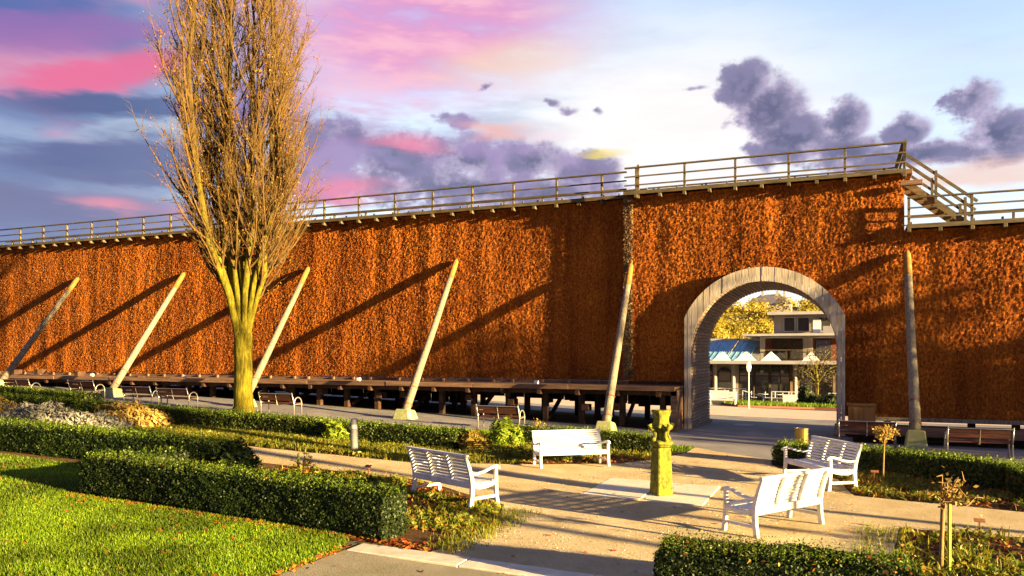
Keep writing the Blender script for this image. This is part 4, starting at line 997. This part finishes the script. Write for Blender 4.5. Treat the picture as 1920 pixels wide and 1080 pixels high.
# ---- the big bare tree
def tubes(paths, rads, n):
    V = []; F = []; b = 0
    for P, r in zip(paths, rads):
        P = np.asarray(P); k = len(P); d = np.gradient(P, axis=0); d = unit(d)
        ref = np.array([.31, .87, .38]); u = unit(np.cross(d, ref)); w = np.cross(d, u)
        a = 2*math.pi*np.arange(n)/n; r = np.asarray(r)[:, None, None]
        ring = P[:, None, :]+r*(u[:, None, :]*np.cos(a)[None, :, None]+w[:, None, :]*np.sin(a)[None, :, None])
        V.append(ring.reshape(-1, 3)); i = np.arange(k-1)[:, None]*n; j = np.arange(n)[None, :]
        q = np.stack([i+j, i+(j+1) % n, i+n+(j+1) % n, i+n+j], 2).reshape(-1, 4); F.append(q+b); b += k*n
    return np.concatenate(V), np.concatenate(F)
def bare_tree(name, label, base, H, trunk_h, r0, limbs, spread, leaf_n, seed, group=None, twig=1.0, fork_up=1.0):
    rg = np.random.default_rng(seed); bx, by = base; bz = G(bx, by)
    t = thing(name, label, 'tree', (bx, by, bz), group)
    B = np.array([0., 0, 0])
    def emit(nm, paths, rads, n, mat, parent, smooth=True):
        V, F = tubes(paths, rads, n); return link(nm, npmesh(nm, V, F, mat, smooth), parent, (bx, by, bz))
    zs = np.array([-.1, .05, .3, .8, 1.6, trunk_h*.8, trunk_h, trunk_h+.5]); fl = np.array([1.45, 1.28, 1.08, .98, .95, .97, .95, .6])
    tp = np.c_[rg.normal(0, .015, 8), rg.normal(0, .015, 8), zs]; emit('trunk', [tp], [r0*fl], 20, 'algae_bark', t)
    L1 = []; L2 = []; L3 = []; L4 = []; R1 = []; R2 = []; R3 = []; R4 = []; tips = []
    for i in range(limbs):
        a = 2*math.pi*(i*.382)+rg.uniform(-.25, .25); fr = 1.0 if i < limbs*.55 else .42
        hs = np.linspace(0, 1, 11); top = H*rg.uniform(.72, 1.0) if i < limbs*.75 else H*rg.uniform(.5, .72)
        st = trunk_h*rg.uniform(.80, 1.05); z = st+(top-st)*hs
        tt = (z-st)/(top-st); rr = spread*fr*rg.uniform(.6, 1.0)*np.interp(tt, [0, .12, .28, .45, .7, 1], [0, .33, .78, 1.0, .80, .40])
        P = np.c_[np.cos(a)*rr+np.cumsum(rg.normal(0, .09, 11)), np.sin(a)*rr+np.cumsum(rg.normal(0, .09, 11)), z]
        P[0, :2] = np.array([np.cos(a), np.sin(a)])*r0*.35*fr; P[1, :2] = P[1, :2]*.8+P[0, :2]*.2
        rad = r0*rg.uniform(.24, .38)*(1-hs)**.8+.012
        L1.append(P); R1.append(rad)
        n2 = int((top-st)/.38*twig)
        for k in range(n2):
            f = rg.uniform(.13, 1.); idx = f*10; j = min(int(idx), 9); p = P[j]+(P[j+1]-P[j])*(idx-j); rb = np.interp(f, hs, rad)
            b = math.atan2(p[1], p[0])+rg.normal(0, .9); le = rg.uniform(1.0, 3.6)*(1-.45*f)*min(1., .62+(p[2]-st)/5)
            out = rg.uniform(.25, .85)*(1.-.3*f); s = np.linspace(0, 1, 6)
            Q = p+np.c_[np.cos(b)*le*out*(s**.75), np.sin(b)*le*out*(s**.75), le*(.35*s+.6*s**1.4)]+np.cumsum(rg.normal(0, .035, (6, 3)), 0)*s[:, None]
            r2 = min(rb*.55, .045)*(1-s)**.8+.007; L2.append(Q); R2.append(r2*.85)
            n3 = int(le/.18*twig)
            for _ in range(n3):
                f3 = rg.uniform(.12, 1); i3 = f3*5; j3 = min(int(i3), 4); q = Q[j3]+(Q[j3+1]-Q[j3])*(i3-j3)
                d = unit((Q[j3+1]-Q[j3])[None])[0]+rg.normal(0, .42, 3)+np.array([0, 0, .25]); d /= np.linalg.norm(d); l3 = rg.uniform(.35, .95)
                s3 = np.linspace(0, 1, 4)[:, None]; T = q+d*l3*s3+np.array([0, 0, .22*l3])*s3**2+rg.normal(0, .02, (4, 3))*s3
                L3.append(T); R3.append(.0085*(1-s3[:, 0])+.0045)
                for _ in range(4):
                    u = T[rg.integers(1, 4)]; d4 = d+rg.normal(0, .55, 3); d4 /= np.linalg.norm(d4); e = u+d4*rg.uniform(.15, .38)
                    L4.append(np.stack([u, e])); R4.append(np.array([.005, .003])); tips.append(e)
    for P, r in zip(L1, R1): emit('limb', [P], [r], 9, 'algae_bark', t)
    c = emit('crown', L2, R2, 5, 'twig', t); emit('twigs', L3, R3, 3, 'twig', c, False)['kind'] = 'stuff'; emit('twig_tips', L4, R4, 3, 'twig', c, False)['kind'] = 'stuff'
    if leaf_n:
        T = np.array(tips); k = rg.integers(0, len(T), leaf_n//6); P = np.repeat(T[k], 6, 0)+rg.normal(0, .10, (len(k)*6, 3))
        V, F = leaves(P, rg.normal(0, 1, (len(P), 3)), .042, .8); link('leaves', npmesh('leaves', V, F, 'autumn'), c, (bx, by, bz))['kind'] = 'stuff'
    return t
bare_tree('bare_tree', 'tall bare upright tree with mossy yellow trunk before the brushwood wall', (-20.2, 22.35), 21.5, 2.9, .335, 17, 2.1, 8000, 11)

# ================================================================== BEYOND THE GATE: cafe, trees, hill
def FP(px, py, Y=75.):              # survey helper: where a line of sight of the survey meets the plane y = Y
    th = math.atan(620/1458); u = (px-960)/1458; v = (660-py)/1458
    dx = -math.sin(th)+u*math.cos(th); dy = math.cos(th)+u*math.sin(th); k = Y/dy
    return dx*k, 2.8+v*k
GZ = G(-5, 75)
cafe = thing('cafe_building', 'terraced cafe with flat roofs, white skylights and columns seen through the arch', 'building', (-6, 75, GZ))
YF = 75.
# coordinates in metres; x from -14 (left) to 6 (right), facade plane y = 75
MB().box(-16, 6, 79, 90, GZ, 1.7).build('rear_wall', 'dim_interior', cafe)
MB().box(-16, 6, 73.2, 90, 1.70, 1.98).build('canopy_roof', 'slab_grey', cafe)
MB().box(-16, 6, 73.0, 73.2, 1.72, 2.02).build('canopy_fascia', 'fascia', cafe)
for i, x in enumerate((-11.0, -9.35, -3.95, -.4, 2.6)):
    MB().lathe([(.24, 0), (.2, .1), (.18, 3.4), (.26, 3.56)], (x, 74.4, GZ), 12).build('column', 'cafe_wall', cafe)
# glazed front: each window a frame with its pane
for i, (x0, x1) in enumerate(((-12.6, -11.3), (-8.9, -7.6), (-7.5, -6.2), (-6.1, -4.4), (-3.6, -2.2), (-2.1, -.8), (-.1, 1.3), (1.4, 2.8))):
    w = MB()
    for a in ((x0, x0+.09, YF, YF+.1, GZ, 1.70), (x1-.09, x1, YF, YF+.1, GZ, 1.70), (x0+.09, x1-.09, YF, YF+.1, 1.55, 1.70), (x0+.09, x1-.09, YF, YF+.1, .55, .65), (x0+.09, x1-.09, YF, YF+.1, GZ, GZ+.35)): w.box(*a)
    if x1-x0 > 1.5: w.box((x0+x1)/2-.04, (x0+x1)/2+.04, YF+.01, YF+.09, GZ+.35, 1.55)
    f = w.build('window', 'dark_frame', cafe)
    MB().box(x0+.09, x1-.09, YF+.04, YF+.06, GZ+.35, 1.55).build('pane', 'glass', f)
for x, xr in ((-10.2, .62), (1.9, .6)):                     # arched windows in masonry
    P = [(x-xr, YF-.12, GZ+.5), (x+xr, YF-.12, GZ+.5)]+[(x+xr*math.cos(a), YF-.12, .75+xr*math.sin(a)) for a in np.linspace(0, math.pi, 12)]
    f = MB().prism(P, (0, .1, 0)).build('arched_window', 'dark_frame', cafe)
    Q = [(x+(p[0]-x)*.86, YF-.14, GZ+.62+(p[2]-GZ-.5)*.93) for p in P]; MB().prism(Q, (0, .02, 0)).build('pane', 'glass', f)
MB().box(-11.3, -8.95, YF, YF+.3, GZ, 1.70).build('wall', 'cafe_wall', cafe)
MB().box(-16, -12.6, YF, YF+.3, GZ, 1.70).build('wall', 'cafe_wall', cafe)
MB().box(2.8, 6, YF, YF+.3, GZ, 1.70).build('wall', 'cafe_wall', cafe)
for x in (-10.6, -7.0, -5.2, -2.9): # hanging lamps inside the glass front
    MB().lathe([(.02, -.16), (.14, -.1), (.16, 0), (.1, .12), (.02, .16)], (x, 76.6, .95), 10).build('hanging_lamp', 'lit_globe', cafe)
MB().box(-8.3, -7.8, 76.5, 77, GZ, GZ+1.9).build('counter', 'cabinet_wood', cafe); MB().box(-6.6, -4.9, 77, 77.6, GZ, GZ+1.2).build('counter', 'cabinet_wood', cafe)
# white pyramid skylights along the canopy
for x, s in ((-10.3, .85), (-8.2, 1.0), (-6.0, .85), (-2.6, .75), (.4, .8)):
    MB().add([(x-s, 73.6, 2.0), (x+s, 73.6, 2.0), (x+s, 75.3, 2.0), (x-s, 75.3, 2.0), (x, 74.4, 2.85)], [(3, 2, 1, 0), (0, 1, 4), (1, 2, 4), (2, 3, 4), (3, 0, 4)]).build('skylight', 'canvas_white', cafe)
# blue standing seam roofs on the left
for x0, x1 in ((-14, -10.35), (-10.15, -8.2)):
    rf = MB().prism([(x0, 75.6, 2.05), (x1, 75.6, 2.05), (x1+.9, 78.6, 3.95), (x0+.9, 78.6, 3.95)], (0, .0, -.12)).build('blue_roof', 'blue_metal', cafe)
    k = int((x1-x0)/.42)
    for i in range(k+1):
        x = x0+(x1-x0)*i/k; MB().bar((x, 75.58, 2.07), (x+.9, 78.58, 3.97), .05, .03).build('seam', 'blue_metal', rf)
    MB().box(x0+.7, x1+1.0, 78.5, 78.8, 3.9, 4.12).build('ridge', 'fascia', rf)
MB().prism([(-8.15, 75.6, 2.0), (-7.15, 75.6, 2.0), (-7.15, 78.7, 4.0)], (.0, 0, .0)).add([(-8.1, 75.7, 2.0), (-7.15, 75.7, 2.0), (-7.15, 78.6, 3.95), (-7.3, 78.6, 3.95)], [(0, 1, 2, 3)]).build('gable_wall', 'fascia', cafe)
# first floor: red recess between pale piers, deep eaves
MB().box(-7.1, 3, 79.5, 88, 1.98, 4.25).build('recess_wall', 'cafe_red', cafe)
for x in (-6.95, -3.15, -2.75, 1.0): MB().box(x-.22, x+.22, 76.6, 77.0, 1.98, 4.25).build('pier', 'cafe_wall', cafe)
bal = MB().box(-6.7, 1, 76.35, 76.42, 2.95, 3.02).build('balcony_rail', 'rail_wood', cafe)
for x in np.arange(-6.7, 1.1, .62): MB().box(x-.02, x+.02, 76.36, 76.41, 1.98, 2.95).build('baluster', 'dark_frame', bal)
MB().box(-7.05, 1, 76.8, 79.5, 4.12, 4.24).build('soffit', 'fascia', cafe)
MB().box(-8.6, 4, 75.4, 88, 4.27, 4.45).build('upper_roof', 'slab_grey', cafe); MB().box(-8.6, 4, 75.25, 75.4, 4.29, 4.5).build('eave_board', 'fascia', cafe)
for x0, x1 in ((-6.3, -4.9), (-4.7, -3.4), (-2.4, -1.0)):
    f = MB().box(x0, x1, 79.3, 79.5, 2.1, 4.0).build('window', 'dark_frame', cafe); MB().box(x0+.08, x1-.08, 79.26, 79.3, 2.2, 3.9).build('pane', 'glass', f)
# roof storey
MB().box(-6.2, 1.5, 80, 88, 4.45, 6.35).build('roof_storey', 'cafe_wall', cafe)
MB().box(-6.7, 2, 78.8, 88.5, 6.36, 6.62).build('top_roof', 'slab_grey', cafe); MB().box(-6.7, 2, 78.68, 78.8, 6.38, 6.66).build('eave_board', 'fascia', cafe)
for x0, x1 in ((-5.3, -4.2), (-4.05, -2.9), (-2.2, -1.0), (-.8, .4)):
    f = MB().box(x0, x1, 79.88, 80, 4.75, 6.2).build('window', 'fascia', cafe); MB().box(x0+.09, x1-.09, 79.85, 79.88, 4.84, 6.1).build('pane', 'glass', f)
MB().box(-2.6, -1.9, 79.3, 79.7, 4.45, 5.9).build('chimney_box', 'canvas_white', cafe); MB().box(-1.7, 1.6, 78.9, 79.0, 4.5, 5.25).build('parapet', 'slab_grey', cafe)
# terrace railings (own things)
def terrace_rail(x0, x1, y, lab, slope=0):
    z = G((x0+x1)/2, y); t = thing('terrace_railing', lab, 'railing', ((x0+x1)/2, y, z), 'white terrace railings before the cafe')
    MB().bar((x0, y, z+1.05), (x1, y, z+1.05-slope), .06, .06).build('handrail', 'white_paint', t); MB().bar((x0, y, z+.55), (x1, y, z+.55-slope), .03, .03).build('rail', 'white_paint', t)
    k = max(1, round((x1-x0)/1.5))
    for i in range(k+1):
        x = x0+(x1-x0)*i/k; MB().box(x-.03, x+.03, y-.03, y+.03, z, z+1.04-slope*i/k).build('post', 'white_paint', t)
terrace_rail(-12.5, -7.4, 67, 'white terrace railing on the left below the arched window')
terrace_rail(-5.2, -2.2, 65, 'white terrace railing in the middle of the cafe front')
terrace_rail(-1.0, 1.4, 65, 'white terrace railing at the right jamb of the arch')
terrace_rail(-7.2, -5.6, 63, 'short sloping white railing of the terrace ramp', .45)
for x, y, lab in ((-6.2, 69, 'grey cafe table with chairs left of the middle railing'), (-5.2, 70.5, 'grey cafe table near the glass front'), (-3.6, 68, 'grey cafe table behind the middle railing')):
    z = G(x, y); t = thing('cafe_table', lab, 'table', (x, y, z), 'cafe tables on the terrace')
    MB().lathe([(.45, .72), (.45, .76)], (x, y, z), 14).build('table_top', 'table_grey', t); MB().lathe([(.25, 0), (.05, .05), (.04, .72)], (x, y, z), 10).build('pedestal', 'table_grey', t)
    for s in (-1, 1):
        cx = x+s*.75; ch = MB().box(cx-.22, cx+.22, y-.22, y+.22, z+.42, z+.47).box(cx+s*.19, cx+s*.23, y-.22, y+.22, z+.47, z+.95).build('chair_shell', 'table_grey', t)
        for dx in (-.18, .18):
            for dy in (-.18, .18): MB().box(cx+dx-.015, cx+dx+.015, y+dy-.015, y+dy+.015, z, z+.42).build('chair_leg', 'dark_frame', ch)
sgn = thing('notice_sign', 'blank white notice board at the terrace railing', 'sign', (-3.6, 64.2, G(-3.6, 64.2)))
z = G(-3.6, 64.2); MB().box(-4.3, -2.9, 64.18, 64.24, z+.15, z+.85).build('board', 'canvas_white', sgn)
for x in (-4.2, -3.0): MB().box(x-.03, x+.03, 64.24, 64.29, z, z+.85).build('post', 'white_paint', sgn)
lp = thing('lamp_post', 'thin white lamp post with an oval amber head beyond the arch', 'lamp post', (-5.6, 52.4, G(-5.6, 52.4)))
z = G(-5.6, 52.4); MB().lathe([(.06, 0), (.045, .3), (.035, 2.35)], (-5.6, 52.4, z), 10).build('pole', 'white_paint', lp)
MB().lathe([(.04, 0), (.11, .10), (.145, .30), (.13, .50), (.06, .62), (.03, .66)], (-5.6, 52.4, z+2.35), 14).build('lantern', 'lit_globe', lp)
MB().lathe([(.1, 0), (.06, .06)], (-5.6, 52.4, z+2.99), 12).build('cap', 'white_paint', lp)
for x, y, rz, lab in ((-7.6, 55.2, math.pi, 'white bench on the pavement beyond the arch'), (-8.9, 61.0, math.pi, 'far white bench by the terrace, behind the nearer one')):
    place(wb, False, (x, y, G(x, y)+.02), rz, lab, 'white benches beyond the arch')
o = place(wb, False, (-9.35, 55.2, G(-9.35, 55.2)+.02), math.pi, 'white bench beyond the arch, cut by its left jamb', 'white benches beyond the arch')
bd = sheet('flower_bed', [(-6.6, 54.5), (-1.8, 57), (6, 57), (6, 63), (-8, 63), (-8, 58)], 'grass_soil', .05)
kb = MB()
for (x0, y0), (x1, y1) in zip([(-8, 58), (-6.6, 54.5), (-1.8, 57)], [(-6.6, 54.5), (-1.8, 57), (6, 57)]): kb.bar((x0, y0, G(x0, y0)+.05), (x1, y1, G(x1, y1)+.05), .3, .14)
kb = kb.build('bed_edging', 'cafe_red'); kb['kind'] = 'structure'
V, F = blades(scatter([(-6.6, 54.7), (-1.8, 57.2), (6, 57.2), (6, 63), (-8, 63), (-8, 58)], 5200), .28, .05, .6); V[:, 2] += .05
ground_cover('bed_grass', 'tall grass in the bed before the cafe', V, F, 'grass_blade', 'grass')
mound('terrace_shrub', 'dark green shrub before the cafe at the right jamb', (-.9, 62), 1.5, .8, .85, 2200, .13, 'dark_shrub', 'shrub')
mound('terrace_shrub', 'dark green shrub at the cafe column', (-2.6, 62.5), .6, .5, 1.5, 1200, .12, 'dark_shrub', 'shrub')

def leafy_tree(name, label, base, h, rx, trunk_r, n, size, mat, seed, group=None, zfrac=.62, clumps=38):
    rg = np.random.default_rng(seed); x, y = base; z = G(x, y); t = thing(name, label, 'tree', (x, y, z), group)
    cz = h*zfrac; rz = h-cz
    m = MB(); m.tube([(x, y, z-.1), (x+.1, y, z+h*.3), (x, y, z+h*.75)], [trunk_r*1.3, trunk_r, trunk_r*.4], 9)
    C = unit(rg.normal(0, 1, (clumps, 3)))*(rg.uniform(.25, .95, clumps)**.5)[:, None]*np.array([rx, rx, rz])+np.array([0, 0, cz])
    for c in C[:18]: m.tube([(x, y, z+h*.3+random.uniform(0, h*.2)), (x+c[0]*.5, y+c[1]*.5, z+c[2]*.85), (x+c[0], y+c[1], z+c[2])], [trunk_r*.4, trunk_r*.22, .02], 5)
    m.build('trunk', 'bark', t, smooth=True)
    k = rg.integers(0, clumps, n); P = C[k]+rg.normal(0, 1, (n, 3))*np.array([rx, rx, rz])*.17
    V, F = leaves(P, unit(P-[0, 0, cz])+[0, 0, .3], size, .8, 1.5)
    f = link('crown', npmesh('crown', V, F, mat), t, (x, y, z)); f['kind'] = 'stuff'
    return t
for i, (x, y, h, rx, lab) in enumerate(((-15.5, 100, 8.2, 3.6, 'golden autumn tree behind the blue roof, leftmost through the arch'), (-11.8, 108, 9.2, 3.8, 'golden autumn tree behind the cafe, left of its roof storey'), (-18.5, 112, 9.4, 4.2, 'golden autumn tree far left behind the arch jamb'),
                                       (-8.3, 122, 9.6, 4.0, 'golden autumn tree just left of the cafe roof storey'), (-1.0, 126, 10.8, 4.0, 'tall golden autumn tree above the cafe roof on the right'), (3.4, 120, 11.4, 4.2, 'golden autumn tree over the right end of the cafe roof'))):
    leafy_tree('autumn_tree', lab, (x, y), h, rx*.9, .22, 11000, .21, 'yellow_tree', 40+i, 'golden trees behind the cafe')
leafy_tree('terrace_tree', 'thin brown twiggy tree in front of the cafe at the right', (-1.9, 66), 4.8, 1.8, .07, 1500, .07, 'brown_twigs', 61, None, .62, 30)
# hill with its manor
def hill():
    nx, ny = 90, 34; xs = np.linspace(-420, 420, nx); ys = np.linspace(170, 620, ny); X, Y = np.meshgrid(xs, ys, indexing='ij')
    f = np.clip((Y-170)/300, 0, 1); f = f*f*(3-2*f)
    Z = GZ-.5+f*(20+9*np.exp(-((X+35)/38)**2)+5*np.sin(X*.017+1)+2.2*np.sin(X*.051))+RNG.normal(0, .7, X.shape)*f
    V = np.stack([X, Y, Z], 2).reshape(-1, 3); I = np.arange(nx*ny).reshape(nx, ny)
    F = np.stack([I[:-1, :-1], I[1:, :-1], I[1:, 1:], I[:-1, 1:]], 2).reshape(-1, 4)
    o = link('hill', npmesh('hill', V, F, 'hill_green', True)); o['kind'] = 'structure'
    return lambda x, y: GZ-.5+(lambda f: f*f*(3-2*f))(min(1, max(0, (y-170)/300)))*(20+9*math.exp(-((x+35)/38)**2)+5*math.sin(x*.017+1)+2.2*math.sin(x*.051))
hz = hill()
mx, my = -38, 470; mz = hz(mx, my)-1
man = thing('hilltop_manor', 'dark roofed manor with chimneys on the hilltop, far through the arch', 'building', (mx, my, mz))
MB().box(mx-13, mx+10, my, my+12, mz, mz+5).build('wall', 'far_house', man)
MB().add([(mx-14.5, my-1, mz+5), (mx+11.5, my-1, mz+5), (mx+11.5, my+13, mz+5), (mx-14.5, my+13, mz+5), (mx-6, my+6, mz+11), (mx+4, my+6, mz+11)], [(0, 1, 5, 4), (1, 2, 5), (2, 3, 4, 5), (3, 0, 4), (3, 2, 1, 0)]).build('roof', 'far_roof', man)
for x in (-5, 3, 7): MB().box(mx+x-.8, mx+x+.8, my+5, my+7, mz+7, mz+13).build('chimney', 'far_house', man)
for x in (-9, -4, 1, 6): MB().box(mx+x-.9, mx+x+.9, my-.15, my, mz+1.4, mz+3.6).build('window', 'dark_frame', man)
for i, (x, y, lab) in enumerate(((-27, 400, 'pale house on the slope right below the manor'), (-12, 420, 'pale house on the slope at the right'))):
    z = hz(x, y)-1; t = thing('hillside_house', lab, 'house', (x, y, z), 'houses on the hillside')
    MB().box(x-4, x+4, y, y+7, z, z+4.6).build('wall', 'far_house', t); MB().prism([(x-4.6, y-.5, z+4.6), (x+4.6, y-.5, z+4.6), (x, y-.5, z+7.6)], (0, 8, 0)).build('roof', 'far_roof', t)
    for dx in (-2, 1.6): MB().box(x+dx-.6, x+dx+.6, y-.12, y, z+1.6, z+3.2).build('window', 'dark_frame', t)
V = []; F = []; b0 = 0                    # the wood on the slope reads as one mass
for i in range(90):
    x = random.uniform(-110, 40); y = random.uniform(300, 455); z = hz(x, y); n = 200; hh = random.uniform(.7, 1.25)
    P = (RNG.normal(0, 1, (n, 3))*[1.6, 1.6, 1.9]+[0, 0, 3.2])*hh; v, f = leaves(P, P-[0, 0, 3], .85, .6, 1.4)
    V.append(v+[x, y, z]); F.append(f+b0); b0 += len(v)
tag(link('hillside_wood', npmesh('hillside_wood', np.concatenate(V), np.concatenate(F), 'yellow_tree')), 'golden autumn wood covering the distant hillside', 'wood', kind='stuff')

# ================================================================== trees of the park off to the right, whose shade falls on wall and square
for i, (x, y, h, rx, zf) in enumerate(((24, 24.6, 6.6, 2.0, .55), (31, 21.6, 10.2, 2.7, .6), (42, 19.0, 12.6, 3.0, .6))):
    leafy_tree('park_tree', ('round park tree nearest the wall, outside the view to the right', 'middle round park tree outside the view to the right', 'farthest round park tree outside the view to the right')[i], (x, y), h, rx, .2, 1500, .24, 'yellow_tree', 80+i, 'park trees right of the view', zf)
for i, (x, y, r0) in enumerate(((17, 11.6, .11), (22, 8.9, .12), (27, 12.6, .10), (25, 6.2, .12))):
    leafy_tree('park_tree', ('slim park tree beside the gravel path outside the view', 'slim park tree south of the path outside the view', 'slim park tree far along the path outside the view', 'slim park tree on the lawn outside the view')[i], (x, y), 13, 2.0, r0, 700, .2, 'autumn', 90+i, 'slim park trees right of the view', .8)
